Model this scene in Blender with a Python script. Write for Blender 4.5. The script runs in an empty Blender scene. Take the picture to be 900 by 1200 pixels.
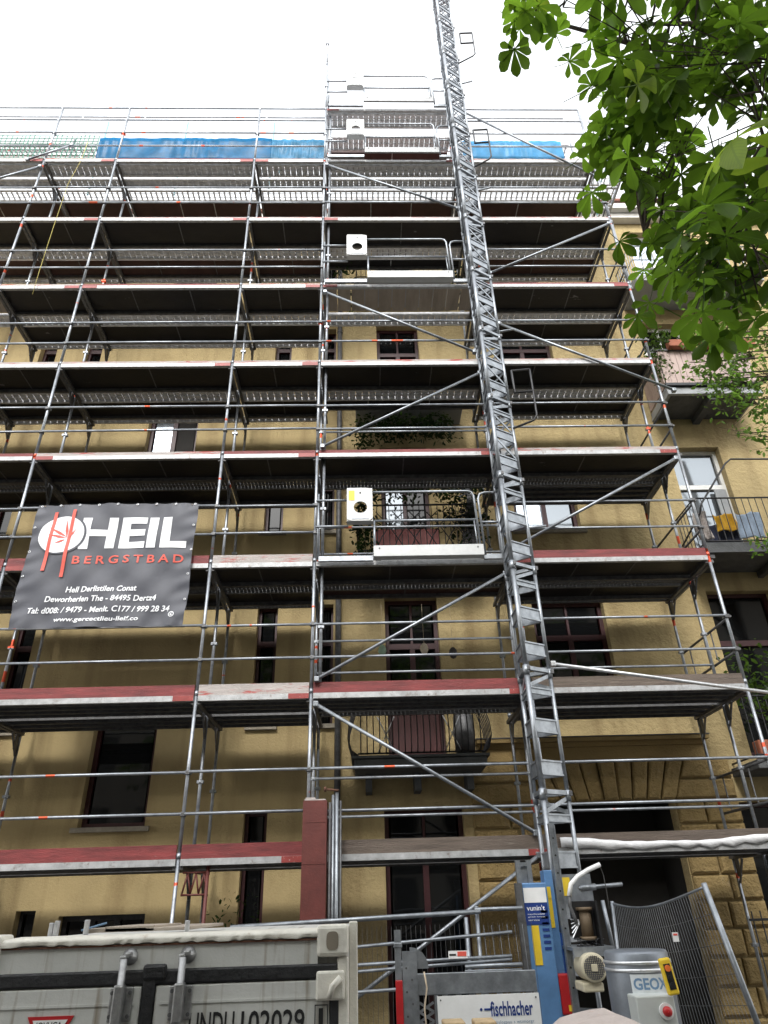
import bpy, bmesh, math, random
from mathutils import Vector, Matrix
R = math.radians
S = bpy.context.scene
COL = S.collection
rnd = random.Random(7)

# ------------------------------------------------------------------ camera, sky, sun, exposure
CAM = Vector((2.31578, -9.45249, 1.8))
PITCH, ROLL, YAW, FPX = 0.521614677, -0.0317693725, 0.0357325448, 803.19
_f = Vector((math.sin(YAW) * math.cos(PITCH), math.cos(YAW) * math.cos(PITCH), math.sin(PITCH)))
_r0 = Vector((math.cos(YAW), -math.sin(YAW), 0)); _u0 = _r0.cross(_f)
_R = _r0 * math.cos(ROLL) + _u0 * math.sin(ROLL)
_U = -_r0 * math.sin(ROLL) + _u0 * math.cos(ROLL)
cd = bpy.data.cameras.new('camera'); cam = bpy.data.objects.new('camera', cd); COL.objects.link(cam)
cd.sensor_fit = 'VERTICAL'; cd.sensor_height = 36.0; cd.lens = FPX / 1200 * 36
cd.clip_end = 500; cd.clip_start = 0.05
cam.matrix_world = Matrix(((_R.x, _U.x, -_f.x, CAM.x), (_R.y, _U.y, -_f.y, CAM.y), (_R.z, _U.z, -_f.z, CAM.z), (0, 0, 0, 1)))
S.camera = cam
SUN_EL, SUN_AZ = 40, -10
w = bpy.data.worlds.new('World'); S.world = w; w.use_nodes = True
nt = w.node_tree; bg = nt.nodes['Background']
sky = nt.nodes.new('ShaderNodeTexSky'); sky.sky_type = 'NISHITA'; sky.sun_disc = False
sky.sun_elevation = R(SUN_EL); sky.sun_rotation = R(180 - SUN_AZ); sky.air_density = 2.5; sky.dust_density = 1.0; sky.ozone_density = 1.0
hs = nt.nodes.new('ShaderNodeHueSaturation'); hs.inputs['Saturation'].default_value = 0.12
nt.links.new(sky.outputs[0], hs.inputs['Color']); nt.links.new(hs.outputs[0], bg.inputs[0])
bg.inputs[1].default_value = 0.15
sd = bpy.data.lights.new('sun', 'SUN'); sun = bpy.data.objects.new('sun', sd); COL.objects.link(sun)
sd.energy = 0.6; sd.angle = R(11); sd.color = (1.0, 0.97, 0.92)
sun.rotation_euler = (R(90 - SUN_EL), 0, R(SUN_AZ))
S.view_settings.view_transform = 'Standard'; S.view_settings.look = 'None'
S.view_settings.exposure = 1.85; S.view_settings.gamma = 1.0
S.cycles.max_bounces = 8; S.cycles.transparent_max_bounces = 8

def at(px, py, Y):
    """world point on the vertical plane y=Y seen at a survey mark of the photograph (authoring aid)"""
    d = _f * FPX + _R * (px - 450) - _U * (py - 600)
    return CAM + d * ((Y - CAM.y) / d.y)

# ------------------------------------------------------------------ materials
MATS = {}
def mat(name, col, rough=0.6, metal=0.0, var=0.25, scale=4.0, bump=0.0, bscale=40.0, spot=None, streak=None, stretch=None, spec=0.5, band=None):
    m = bpy.data.materials.new(name); m.use_nodes = True; t = m.node_tree; N = t.nodes; L = t.links
    p = N['Principled BSDF']; p.inputs['Roughness'].default_value = rough; p.inputs['Metallic'].default_value = metal
    p.inputs['Specular IOR Level'].default_value = spec
    tc = N.new('ShaderNodeTexCoord'); src = tc.outputs['Object']
    geo = N.new('ShaderNodeNewGeometry'); pos = geo.outputs['Position']
    if stretch:
        mp = N.new('ShaderNodeMapping'); mp.inputs['Scale'].default_value = stretch; L.new(pos, mp.inputs[0]); pos = mp.outputs[0]
    nz = N.new('ShaderNodeTexNoise'); nz.inputs['Scale'].default_value = scale; nz.inputs['Detail'].default_value = 6; nz.inputs['Roughness'].default_value = 0.65
    L.new(pos, nz.inputs['Vector'])
    rp = N.new('ShaderNodeValToRGB'); L.new(nz.outputs['Fac'], rp.inputs[0])
    lo = [c * (1 - var) for c in col]; hi = [min(1, c * (1 + var)) for c in col]
    rp.color_ramp.elements[0].position = 0.3; rp.color_ramp.elements[1].position = 0.7
    rp.color_ramp.elements[0].color = (*lo, 1); rp.color_ramp.elements[1].color = (*hi, 1)
    c = rp.outputs[0]
    def overlay(c, fac, colr):
        mx = N.new('ShaderNodeMix'); mx.data_type = 'RGBA'; L.new(fac, mx.inputs[0]); L.new(c, mx.inputs[6]); mx.inputs[7].default_value = (*colr, 1)
        return mx.outputs[2]
    def thr(sock, a, b):
        r = N.new('ShaderNodeMapRange'); r.inputs[1].default_value = a; r.inputs[2].default_value = b; L.new(sock, r.inputs[0]); return r.outputs[0]
    if spot:
        scol, t0, t1, ssc = spot
        n2 = N.new('ShaderNodeTexNoise'); n2.inputs['Scale'].default_value = ssc; n2.inputs['Detail'].default_value = 8; n2.inputs['Roughness'].default_value = 0.7
        L.new(pos, n2.inputs['Vector']); c = overlay(c, thr(n2.outputs['Fac'], t0, t1), scol)
    if streak:
        scol, t0, t1, sv = streak
        mp = N.new('ShaderNodeMapping'); mp.inputs['Scale'].default_value = sv; L.new(geo.outputs['Position'], mp.inputs[0])
        n3 = N.new('ShaderNodeTexNoise'); n3.inputs['Scale'].default_value = 1.0; n3.inputs['Detail'].default_value = 5
        L.new(mp.outputs[0], n3.inputs['Vector']); c = overlay(c, thr(n3.outputs['Fac'], t0, t1), scol)
    if band:                        # painted tape marks along one axis
        bcol, bv, t0 = band
        mp = N.new('ShaderNodeMapping'); mp.inputs['Scale'].default_value = bv; L.new(geo.outputs['Position'], mp.inputs[0])
        n4 = N.new('ShaderNodeTexNoise'); n4.inputs['Scale'].default_value = 1.0; n4.inputs['Detail'].default_value = 1
        L.new(mp.outputs[0], n4.inputs['Vector']); c = overlay(c, thr(n4.outputs['Fac'], t0, t0 + 0.01), bcol)
    L.new(c, p.inputs['Base Color'])
    if bump:
        nb = N.new('ShaderNodeTexNoise'); nb.inputs['Scale'].default_value = bscale; nb.inputs['Detail'].default_value = 5; nb.inputs['Roughness'].default_value = 0.6
        L.new(pos if stretch else geo.outputs['Position'], nb.inputs['Vector'])
        bp = N.new('ShaderNodeBump'); bp.inputs['Strength'].default_value = min(1, bump); bp.inputs['Distance'].default_value = 0.03 * max(1, bump)
        L.new(nb.outputs['Fac'], bp.inputs['Height']); L.new(bp.outputs[0], p.inputs['Normal'])
    MATS[name] = m
    return m
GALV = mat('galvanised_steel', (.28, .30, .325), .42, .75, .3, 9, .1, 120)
GALVM = mat('galvanised_marked', (.33, .35, .38), .42, .7, .3, 9, .1, 120, spot=((.50, .48, .44), .64, .70, 26), band=((.62, .10, .05), (.6, .6, 4.0), .665))
RAIL = mat('rail_steel', (.31, .33, .36), .42, .75, .3, 9, .1, 120, spot=((.16, .12, .09), .64, .72, 22), band=((.6, .12, .06), (3.2, .5, .5), .70))
GDARK = mat('weathered_shaded_steel', (.125, .125, .128), .55, .6, .35, 12, .1, 120)  # weathered, and deepened in colour for shade beneath the low decks
ALU = mat('aluminium', (.60, .61, .63), .38, .7, .2, 14, .05, 150, spot=((.25, .24, .23), .6, .75, 9))
EDGE = mat('deck_edge_alu', (.40, .405, .41), .5, .3, .25, 10, .05, 150, spot=((.20, .17, .15), .56, .70, 12))
TOERED = mat('red_toe_board_paint', (.175, .027, .027), .6, 0, .45, 6, .25, 50, spot=((.30, .19, .17), .63, .74, 18), stretch=(.35, 1, 2.5))
TOEWORN = mat('worn_toe_board', (.40, .36, .34), .7, 0, .2, 6, .3, 50, spot=((.38, .07, .06), .52, .62, 7), stretch=(.3, 1, 2.5))
TOEWOOD = mat('grey_weathered_wood', (.135, .105, .085), .8, 0, .35, 9, .5, 60, spot=((.30, .26, .22), .6, .75, 15), stretch=(.2, 1, 3))
REDTIP = mat('red_edge_mark', (.27, .043, .038), .5, 0, .2, 10, spot=((.6, .55, .5), .62, .7, 20))
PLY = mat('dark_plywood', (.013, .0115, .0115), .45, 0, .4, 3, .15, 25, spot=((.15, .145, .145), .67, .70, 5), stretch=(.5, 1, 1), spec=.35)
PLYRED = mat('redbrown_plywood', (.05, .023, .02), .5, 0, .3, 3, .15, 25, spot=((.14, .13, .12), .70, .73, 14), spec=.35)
PLANKW = mat('pale_platform_wood', (.33, .28, .23), .75, 0, .25, 4, .2, 40, stretch=(1, .2, 1))
GRATE = mat('lit_grating_steel', (.62, .62, .63), .6, .0, .3, 10, .1, 100)  # lightened to carry bounce light on the upper slat undersides
GRATED = mat('shaded_grating_steel', (.13, .13, .13), .6, .25, .3, 10, .1, 100)  # same steel darkened for the shade under the lower decks
STUCCO = mat('smooth_ochre_plaster', (.385, .295, .145), .9, 0, .14, .8, .35, 28, spot=((.22, .155, .07), .58, .82, 1.1), streak=((.22, .155, .07), .5, .78, (3.0, 1, .25)))
STUCCOR = mat('rough_ochre_plaster', (.40, .31, .155), .92, 0, .14, 1.2, .95, 12, spot=((.23, .165, .075), .58, .82, 1.1), streak=((.23, .165, .075), .5, .78, (3.0, 1, .3)))
STONE = mat('rusticated_stone', (.29, .205, .085), .95, 0, .22, 3, 1.6, 14, spot=((.28, .22, .13), .58, .75, 6))
JOINT = mat('recessed_joint', (.22, .155, .07), .95, 0, .2, 3, .6, 30)
CORN = mat('cornice_plaster', (.30, .21, .085), .9, 0, .12, 2, .4, 30)
LEAD = mat('lead_flashing', (.10, .10, .10), .5, .3, .3, 6)
SOFFIT = mat('white_eave', (.62, .60, .56), .7, 0, .1, 3)
WINRED = mat('oxblood_window_paint', (.040, .008, .010), .45, 0, .25, 8, .1, 60)
WINRED2 = mat('dark_red_door', (.055, .010, .010), .5, 0, .2, 6)
WINWHITE = mat('white_window_paint', (.72, .72, .70), .4, 0, .06, 8)
SILL = mat('stone_sill', (.28, .25, .20), .8, 0, .2, 8, .3, 50)
IRON = mat('black_iron', (.03, .03, .033), .45, .3, .3, 20, .1, 80)
SLAB = mat('dark_balcony_slab', (.075, .078, .08), .8, 0, .3, 4, .3, 30)
SLABG = mat('grey_balcony_slab', (.30, .31, .32), .8, 0, .15, 3, .2, 30)
WOODP = mat('pink_grey_boards', (.40, .31, .28), .8, 0, .2, 5, .2, 40, stretch=(1, 1, .15))
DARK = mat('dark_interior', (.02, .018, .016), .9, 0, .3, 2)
CURT = mat('curtain_cloth', (.5, .5, .48), .9, 0, .1, 6, .3, 12, stretch=(1, 1, .05))
ASPH = mat('asphalt', (.05, .05, .052), .85, 0, .25, 6, .4, 120)
PAVE = mat('pavement_stone', (.11, .105, .10), .8, 0, .2, 3, .3, 60)
KERB = mat('kerb_granite', (.28, .275, .27), .85, 0, .2, 25, .2, 80)
ROOF = mat('roof_tiles', (.20, .07, .045), .85, 0, .3, 10, .3, 20)
CONT = mat('container_paint', (.52, .52, .495), .5, 0, .10, 2.5, .12, 20, spot=((.20, .13, .08), .68, .78, 11), streak=((.27, .23, .18), .56, .74, (22, 1, 1.2)))
CONTTOP = mat('container_rail_paint', (.62, .595, .53), .6, 0, .14, 6, .25, 14, spot=((.36, .27, .19), .60, .75, 9))
RUST = mat('rust', (.11, .05, .03), .9, 0, .4, 18, .4, 60)
RUBBER = mat('black_rubber', (.016, .016, .018), .45, 0, .4, 14, .3, 30, spot=((.16, .16, .16), .70, .8, 20))
LOCK = mat('lock_steel', (.33, .33, .33), .42, .8, .25, 20, .1, 90)
REDCOL = mat('redbrown_post_paint', (.115, .026, .021), .55, 0, .22, 6, .12, 30, spot=((.22, .13, .11), .66, .74, 14))
BANNER = mat('grey_banner_fabric', (.070, .073, .090), .55, 0, .10, 3, .12, 300)
BWHITE = mat('banner_white_print', (.82, .83, .86), .6, 0, .04, 5)
BRED = mat('banner_red_print', (.68, .10, .07), .6, 0, .08, 5)
WHITE = mat('white_enamel', (.80, .80, .79), .4, 0, .06, 6, .05, 40, spot=((.45, .42, .38), .68, .8, 12))
GATEW = mat('grey_white_enamel', (.50, .51, .51), .45, .1, .08, 6, .05, 40, spot=((.30, .28, .26), .64, .8, 12))
GATED = mat('dull_gate_metal', (.27, .275, .28), .5, .3, .15, 8)
YEL = mat('yellow_label', (.75, .52, .03), .5, 0, .08, 10)
ORANGE = mat('orange_paint', (.75, .17, .03), .5, 0, .12, 12)
BLUE = mat('hoist_blue', (.10, .22, .42), .42, 0, .15, 5, .05, 30)
DBLUE = mat('dark_blue_print', (.012, .04, .20), .45, 0, .1, 8)
TXTB = mat('grey_blue_print', (.13, .22, .34), .45, 0, .1, 8)
REDENAM = mat('red_enamel', (.42, .015, .018), .4, 0, .15, 8)
CREAM = mat('cream_motor_paint', (.52, .47, .34), .5, 0, .15, 14, .05, 60)
DRUM = mat('drum_grey', (.19, .21, .24), .38, .35, .2, 5, .05, 50)
PANELG = mat('control_grey', (.50, .52, .50), .45, 0, .06, 8)
BLACK = mat('black_plastic', (.015, .015, .016), .4, 0, .3, 10)
CORD = mat('pale_rope', (.55, .45, .33), .9, 0, .15, 40)
TARPB = None
TEAL = mat('turquoise_steel', (.22, .45, .50), .5, .2, .2, 8)
NETG = mat('green_net', (.10, .27, .20), .7, 0, .3, 10)
PLASTIC = mat('white_sheeting', (.72, .72, .73), .35, 0, .08, 8, .5, 14)
SACK = mat('pale_sack', (.50, .43, .40), .7, 0, .12, 7, .4, 22, spot=((.50, .33, .27), .58, .72, 9))
BRICKM = mat('buff_brick', (.50, .37, .22), .85, 0, .2, 14, .4, 60)
TERRA = mat('terracotta', (.30, .10, .055), .8, 0, .2, 9)
DENIM = mat('pale_blue_cloth', (.30, .37, .47), .9, 0, .2, 12, .4, 25)
YCLOTH = mat('mustard_cloth', (.55, .30, .02), .9, 0, .12, 8, .3, 22)
NAVY = mat('navy_cloth', (.02, .024, .05), .9, 0, .3, 9, .3, 22)
PRINTC = mat('patterned_cloth', (.36, .32, .30), .9, 0, .5, 22, .3, 22)
BARK = mat('bark', (.055, .042, .030), .9, 0, .4, 20, .6, 50)
GREENEGG = mat('pale_green_egg', (.38, .55, .42), .5, 0, .1, 20)
CREAMEGG = mat('cream_egg', (.66, .58, .46), .5, 0, .1, 20)
DARKEGG = mat('charcoal_egg', (.05, .045, .045), .5, 0, .2, 20)

def glass(name, base, rough, metal, spec=.5):
    m = bpy.data.materials.new(name); m.use_nodes = True; p = m.node_tree.nodes['Principled BSDF']
    p.inputs['Base Color'].default_value = (*base, 1); p.inputs['Roughness'].default_value = rough; p.inputs['Metallic'].default_value = metal
    p.inputs['Specular IOR Level'].default_value = spec
    t = m.node_tree; n = t.nodes.new('ShaderNodeTexNoise'); n.inputs['Scale'].default_value = 1.3; g = t.nodes.new('ShaderNodeNewGeometry')
    t.links.new(g.outputs['Position'], n.inputs['Vector'])
    b = t.nodes.new('ShaderNodeBump'); b.inputs['Strength'].default_value = .12; b.inputs['Distance'].default_value = .02
    t.links.new(n.outputs['Fac'], b.inputs['Height']); t.links.new(b.outputs[0], p.inputs['Normal'])
    return m
GLASS = glass('window_glass', (.006, .0065, .007), .04, 0, .4)
GLASSH = glass('half_mirroring_glass', (.22, .24, .26), .05, .6, .5)
GLASSM = glass('mirroring_glass', (.55, .60, .66), .05, .75, .5)

def leafmat(name, col, trans, vein=True):
    m = bpy.data.materials.new(name); m.use_nodes = True; t = m.node_tree; N = t.nodes; L = t.links
    N.remove(N['Principled BSDF']); out = N['Material Output']
    g = N.new('ShaderNodeNewGeometry'); n = N.new('ShaderNodeTexNoise'); n.inputs['Scale'].default_value = 5; L.new(g.outputs['Position'], n.inputs['Vector'])
    def ramp(c, k):
        r = N.new('ShaderNodeValToRGB'); oi = N.new('ShaderNodeObjectInfo'); av = N.new('ShaderNodeMix'); av.data_type = 'FLOAT'; av.inputs[0].default_value = .5; L.new(n.outputs['Fac'], av.inputs[2]); L.new(oi.outputs['Random'], av.inputs[3]); L.new(av.outputs[0], r.inputs[0]); r.color_ramp.elements[0].position = .25; r.color_ramp.elements[1].position = .75
        r.color_ramp.elements[0].color = (c[0] * (1 - k), c[1] * (1 - k), c[2] * (1 - k), 1); r.color_ramp.elements[1].color = (c[0] * (1 + k), c[1] * (1 + k), c[2] * (1 + k), 1)
        return r.outputs[0]
    d = N.new('ShaderNodeBsdfDiffuse'); tr = N.new('ShaderNodeBsdfTranslucent'); gl = N.new('ShaderNodeBsdfGlossy'); gl.inputs['Roughness'].default_value = .35
    cd_, ct_ = ramp(col, .5), ramp(trans, .6)
    if vein:
        uv = N.new('ShaderNodeUVMap'); sx = N.new('ShaderNodeSeparateXYZ'); L.new(uv.outputs[0], sx.inputs[0])
        ab = N.new('ShaderNodeMath'); ab.operation = 'ABSOLUTE'; L.new(sx.outputs[1], ab.inputs[0])
        su = N.new('ShaderNodeMath'); su.operation = 'MULTIPLY_ADD'; su.inputs[1].default_value = -.45; L.new(ab.outputs[0], su.inputs[0]); L.new(sx.outputs[0], su.inputs[2])
        fr = N.new('ShaderNodeMath'); fr.operation = 'MULTIPLY'; fr.inputs[1].default_value = 11; L.new(su.outputs[0], fr.inputs[0])
        f2 = N.new('ShaderNodeMath'); f2.operation = 'FRACT'; L.new(fr.outputs[0], f2.inputs[0])
        lt = N.new('ShaderNodeMath'); lt.operation = 'LESS_THAN'; lt.inputs[1].default_value = .16; L.new(f2.outputs[0], lt.inputs[0])
        md = N.new('ShaderNodeMath'); md.operation = 'LESS_THAN'; md.inputs[1].default_value = .07; L.new(ab.outputs[0], md.inputs[0])
        mx_ = N.new('ShaderNodeMath'); mx_.operation = 'MAXIMUM'; L.new(lt.outputs[0], mx_.inputs[0]); L.new(md.outputs[0], mx_.inputs[1])
        def vn(c, k):
            q = N.new('ShaderNodeMix'); q.data_type = 'RGBA'; fm = N.new('ShaderNodeMath'); fm.operation = 'MULTIPLY'; fm.inputs[1].default_value = .35
            L.new(mx_.outputs[0], fm.inputs[0]); L.new(fm.outputs[0], q.inputs[0]); L.new(c, q.inputs[6]); q.inputs[7].default_value = (*k, 1); return q.outputs[2]
        cd_ = vn(cd_, (.12, .2, .05)); ct_ = vn(ct_, (trans[0] * .45, trans[1] * .5, trans[2] * .4))
    L.new(cd_, d.inputs[0]); L.new(ct_, tr.inputs[0])
    m1 = N.new('ShaderNodeMixShader'); m1.inputs[0].default_value = .5; L.new(d.outputs[0], m1.inputs[1]); L.new(tr.outputs[0], m1.inputs[2])
    m2 = N.new('ShaderNodeMixShader'); m2.inputs[0].default_value = .022; L.new(m1.outputs[0], m2.inputs[1]); L.new(gl.outputs[0], m2.inputs[2])
    L.new(m2.outputs[0], out.inputs[0]); return m
LEAF = leafmat('chestnut_leaf', (.030, .066, .012), (.15, .275, .02))
LEAFD = leafmat('chestnut_leaf_brown_edge', (.06, .09, .015), (.26, .38, .03))
LEAFS = leafmat('small_leaf', (.06, .11, .03), (.13, .24, .03), False)
IVY = leafmat('ivy_leaf', (.022, .042, .014), (.04, .08, .014), False)

TARPB = leafmat('blue_translucent_sheet', (.012, .15, .31), (.02, .26, .44), False)

TARPL = leafmat('pale_blue_sheet', (.08, .26, .42), (.16, .40, .58), False)

# ------------------------------------------------------------------ mesh helpers
class MB:
    def __init__(s): s.v = []; s.f = []; s.sm = []; s.uv = None
    def quadbox(s, P):
        b = len(s.v); s.v += [tuple(p) for p in P]
        for q in ((0, 3, 2, 1), (4, 5, 6, 7), (0, 1, 5, 4), (1, 2, 6, 5), (2, 3, 7, 6), (3, 0, 4, 7)):
            s.f.append(tuple(b + i for i in q)); s.sm.append(False)
        return s
    def box(s, x0, x1, y0, y1, z0, z1):
        return s.quadbox([(x0, y0, z0), (x1, y0, z0), (x1, y1, z0), (x0, y1, z0), (x0, y0, z1), (x1, y0, z1), (x1, y1, z1), (x0, y1, z1)])
    def bar(s, p, q, w, h, up=(0, 0, 1)):
        p = Vector(p); q = Vector(q); d = (q - p).normalized(); sd = d.cross(Vector(up))
        if sd.length < 1e-4: sd = d.cross(Vector((0, 1, 0)))
        sd.normalize(); u = sd.cross(d); sd *= w / 2; u *= h / 2
        return s.quadbox([p - sd - u, p + sd - u, q + sd - u, q - sd - u, p - sd + u, p + sd + u, q + sd + u, q - sd + u])
    def cbox(s, x0, x1, y0, y1, z0, z1, c):
        """box with chamfered edges"""
        bm = bmesh.new(); bmesh.ops.create_cube(bm, size=1)
        for v in bm.verts: v.co = Vector(((x0 + x1) / 2 + v.co.x * (x1 - x0), (y0 + y1) / 2 + v.co.y * (y1 - y0), (z0 + z1) / 2 + v.co.z * (z1 - z0)))
        bmesh.ops.bevel(bm, geom=bm.edges[:], offset=c, segments=2, affect='EDGES', profile=.5)
        s.frombm(bm); return s
    def frombm(s, bm, smooth=False):
        b = len(s.v); bm.verts.index_update()
        s.v += [tuple(v.co) for v in bm.verts]
        for f in bm.faces: s.f.append(tuple(b + v.index for v in f.verts)); s.sm.append(smooth)
        bm.free()
    def path(s, pts, r, n=8, cap=True, r2=None):
        pts = [Vector(p) for p in pts]; b = len(s.v); k = len(pts); ref = None
        for i, p in enumerate(pts):
            d = (pts[min(i + 1, k - 1)] - pts[max(i - 1, 0)]).normalized()
            if ref is None: ref = Vector((0, 0, 1)) if abs(d.z) < .9 else Vector((0, 1, 0))
            a = d.cross(ref)
            if a.length < 1e-3: ref = Vector((1, 0, 0)); a = d.cross(ref)
            a.normalize(); c = a.cross(d); ref = c
            rr = r if r2 is None else r + (r2 - r) * i / (k - 1)
            for j in range(n):
                t = 2 * math.pi * j / n; q = p + a * (rr * math.cos(t)) + c * (rr * math.sin(t)); s.v.append(tuple(q))
        for i in range(k - 1):
            for j in range(n):
                s.f.append((b + i * n + j, b + i * n + (j + 1) % n, b + (i + 1) * n + (j + 1) % n, b + (i + 1) * n + j)); s.sm.append(n > 4)
        if cap:
            s.f.append(tuple(b + j for j in reversed(range(n)))); s.f.append(tuple(b + (k - 1) * n + j for j in range(n))); s.sm += [False, False]
        return s
    def tube(s, p, q, r, n=8, cap=True): return s.path([p, q], r, n, cap)
    def cyl(s, c, ax, r, h, n=24): c = Vector(c); a = Vector(ax).normalized() * h / 2; return s.path([c - a, c + a], r, n)
    def lathe(s, prof, c=(0, 0, 0), n=20, ax='Z'):
        b = len(s.v); k = len(prof)
        for (r, h) in prof:
            for j in range(n):
                t = 2 * math.pi * j / n; x, y = r * math.cos(t), r * math.sin(t)
                q = (x, y, h) if ax == 'Z' else (x, h, y)
                s.v.append((c[0] + q[0], c[1] + q[1], c[2] + q[2]))
        for i in range(k - 1):
            for j in range(n): s.f.append((b + i * n + j, b + i * n + (j + 1) % n, b + (i + 1) * n + (j + 1) % n, b + (i + 1) * n + j)); s.sm.append(True)
        return s
    def prism(s, poly, y0, y1):
        """polygon in the XZ plane extruded along Y"""
        b = len(s.v); n = len(poly)
        s.v += [(x, y0, z) for x, z in poly] + [(x, y1, z) for x, z in poly]
        s.f.append(tuple(range(b, b + n))); s.f.append(tuple(reversed(range(b + n, b + 2 * n)))); s.sm += [False, False]
        for i in range(n): s.f.append((b + i, b + n + i, b + n + (i + 1) % n, b + (i + 1) % n)); s.sm.append(False)
        return s
    def holeplate(s, x0, x1, z0, z1, y0, y1, cx, cz, r, n=24):
        """plate in XZ with a round hole"""
        for y in (y0, y1):
            b = len(s.v)
            for j in range(n):
                t = 2 * math.pi * j / n; c, q = math.cos(t), math.sin(t)
                k = min(((x1 - cx) / c if c > 1e-6 else (x0 - cx) / c if c < -1e-6 else 1e9), ((z1 - cz) / q if q > 1e-6 else (z0 - cz) / q if q < -1e-6 else 1e9))
                s.v.append((cx + r * c, y, cz + r * q)); s.v.append((cx + k * c, y, cz + k * q))
            for j in range(n):
                a, d = b + 2 * j, b + 2 * ((j + 1) % n); s.f.append((a, a + 1, d + 1, d)); s.sm.append(False)
        b = len(s.v) - 4 * n
        for j in range(n):
            a, d = b + 2 * j, b + 2 * ((j + 1) % n); s.f.append((a, d, d + 2 * n, a + 2 * n)); s.sm.append(True)
        for (cxx, czz) in ():
            pass
        return s
    def mesh(s, name, m):
        me = bpy.data.meshes.new(name); me.from_pydata(s.v, [], s.f); me.polygons.foreach_set('use_smooth', s.sm)
        if m: me.materials.append(m)
        if s.uv:
            ul = me.uv_layers.new(name='UVMap'); flat = [c for q in s.uv for c in q]; ul.data.foreach_set('uv', flat)
        me.update(); return me
def link(name, me, parent=None, loc=None):
    o = bpy.data.objects.new(name, me); COL.objects.link(o)
    if loc is not None: o.location = loc
    if parent is not None:
        o.parent = parent; o.matrix_parent_inverse = Matrix.Translation(-BASE.get(parent.name, Vector()))
        BASE[o.name] = BASE.get(parent.name, Vector()) + ((Vector(loc) - BASE.get(parent.name, Vector())) if loc is not None else -BASE.get(parent.name, Vector()))
    elif loc is not None: BASE[o.name] = Vector(loc)
    return o
BASE = {}
def obj(name, mb, m, parent=None, loc=None): return link(name, mb.mesh(name, m), parent, loc)
def tag(o, label=None, cat=None, group=None, kind=None):
    if label: o['label'] = label
    if cat: o['category'] = cat
    if group: o['group'] = group
    if kind: o['kind'] = kind
    return o
def thing(name, label, cat, loc=(0, 0, 0), group=None):
    o = bpy.data.objects.new(name, None); COL.objects.link(o); o.location = loc; o.empty_display_size = .2; BASE[o.name] = Vector(loc)
    return tag(o, label, cat, group)
def text_mesh(s, size=1.0, bold=0.0, spacing=1.0):
    cu = bpy.data.curves.new('lettering', 'FONT'); cu.body = s; cu.size = size; cu.offset = bold; cu.space_character = spacing; cu.resolution_u = 3
    o = bpy.data.objects.new('lettering', cu); COL.objects.link(o)
    bpy.context.view_layer.update()
    me = bpy.data.meshes.new_from_object(o.evaluated_get(bpy.context.evaluated_depsgraph_get()))
    bpy.data.objects.remove(o); bpy.data.curves.remove(cu); return me
def text(name, s, m, parent, x0, x1, z0, z1, y, bold=0.0, spacing=1.0, fn=None, shear=0.0):
    """lettering fitted into the rectangle x0..x1, z0..z1 on the plane y"""
    me = text_mesh(s, 1.0, bold, spacing)
    xs = [v.co.x for v in me.vertices]; ys = [v.co.y for v in me.vertices]
    ax, bx, ay, by = min(xs), max(xs), min(ys), max(ys)
    bm = bmesh.new(); bm.from_mesh(me)
    for v in bm.verts:
        v.co = Vector((x0 + (v.co.x - ax) / (bx - ax) * (x1 - x0), 0, z0 + (v.co.y - ay) / (by - ay) * (z1 - z0)))
        v.co.x += shear * (v.co.z - z0)
    if fn:
        for _ in range(4):
            e = [q for q in bm.edges if q.calc_length() > .05]
            if e: bmesh.ops.subdivide_edges(bm, edges=e, cuts=1); bmesh.ops.triangulate(bm, faces=bm.faces[:])
    for v in bm.verts: v.co.y = y + (fn(v.co.x, v.co.z) if fn else 0)
    bm.to_mesh(me); bm.free(); me.materials.clear(); me.materials.append(m); me.name = name
    return link(name, me, parent)

# ------------------------------------------------------------------ ground
g = MB(); g.box(-60, 70, -60, -3.2, -.4, -.12); tag(obj('street', g, ASPH), kind='structure')
g = MB(); g.box(-60, 70, -3.04, 60, -.4, 0); tag(obj('pavement', g, PAVE), kind='structure')
g = MB()
for i in range(-20, 30): g.box(i * 1.0 + .005, i * 1.0 + .995, -3.2, -3.04, -.4, .004)
tag(obj('kerb', g, KERB), kind='structure')

# ------------------------------------------------------------------ houses
W = 2.0
SPLIT = 1.93
def wall(name, m, parent, x0, x1, z0, z1, holes, y=W, depth=.24):
    xs = sorted({x0, x1, *[h[0] for h in holes], *[h[1] for h in holes]}); zs = sorted({z0, z1, *[h[2] for h in holes], *[h[3] for h in holes]})
    mb = MB()
    for i in range(len(xs) - 1):
        for j in range(len(zs) - 1):
            cx, cz = (xs[i] + xs[i + 1]) / 2, (zs[j] + zs[j + 1]) / 2
            if any(h[0] < cx < h[1] and h[2] < cz < h[3] for h in holes): continue
            b = len(mb.v); mb.v += [(xs[i], y, zs[j]), (xs[i + 1], y, zs[j]), (xs[i + 1], y, zs[j + 1]), (xs[i], y, zs[j + 1])]; mb.f.append((b, b + 1, b + 2, b + 3)); mb.sm.append(False)
    for (a, c, d, e) in holes:
        for P in (((a, d), (a, e)), ((c, e), (c, d)), ((a, e), (c, e)), ((c, d), (a, d))):
            b = len(mb.v); (p, q), (r, s) = P; mb.v += [(p, y, q), (r, y, s), (r, y + depth, s), (p, y + depth, q)]; mb.f.append((b, b + 1, b + 2, b + 3)); mb.sm.append(False)
    # body behind
    mb.box(x0 + .01, x1 - .01, y + 1.2, y + 11, z0, z1 - .02)
    return obj(name, mb, m, parent)
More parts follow.
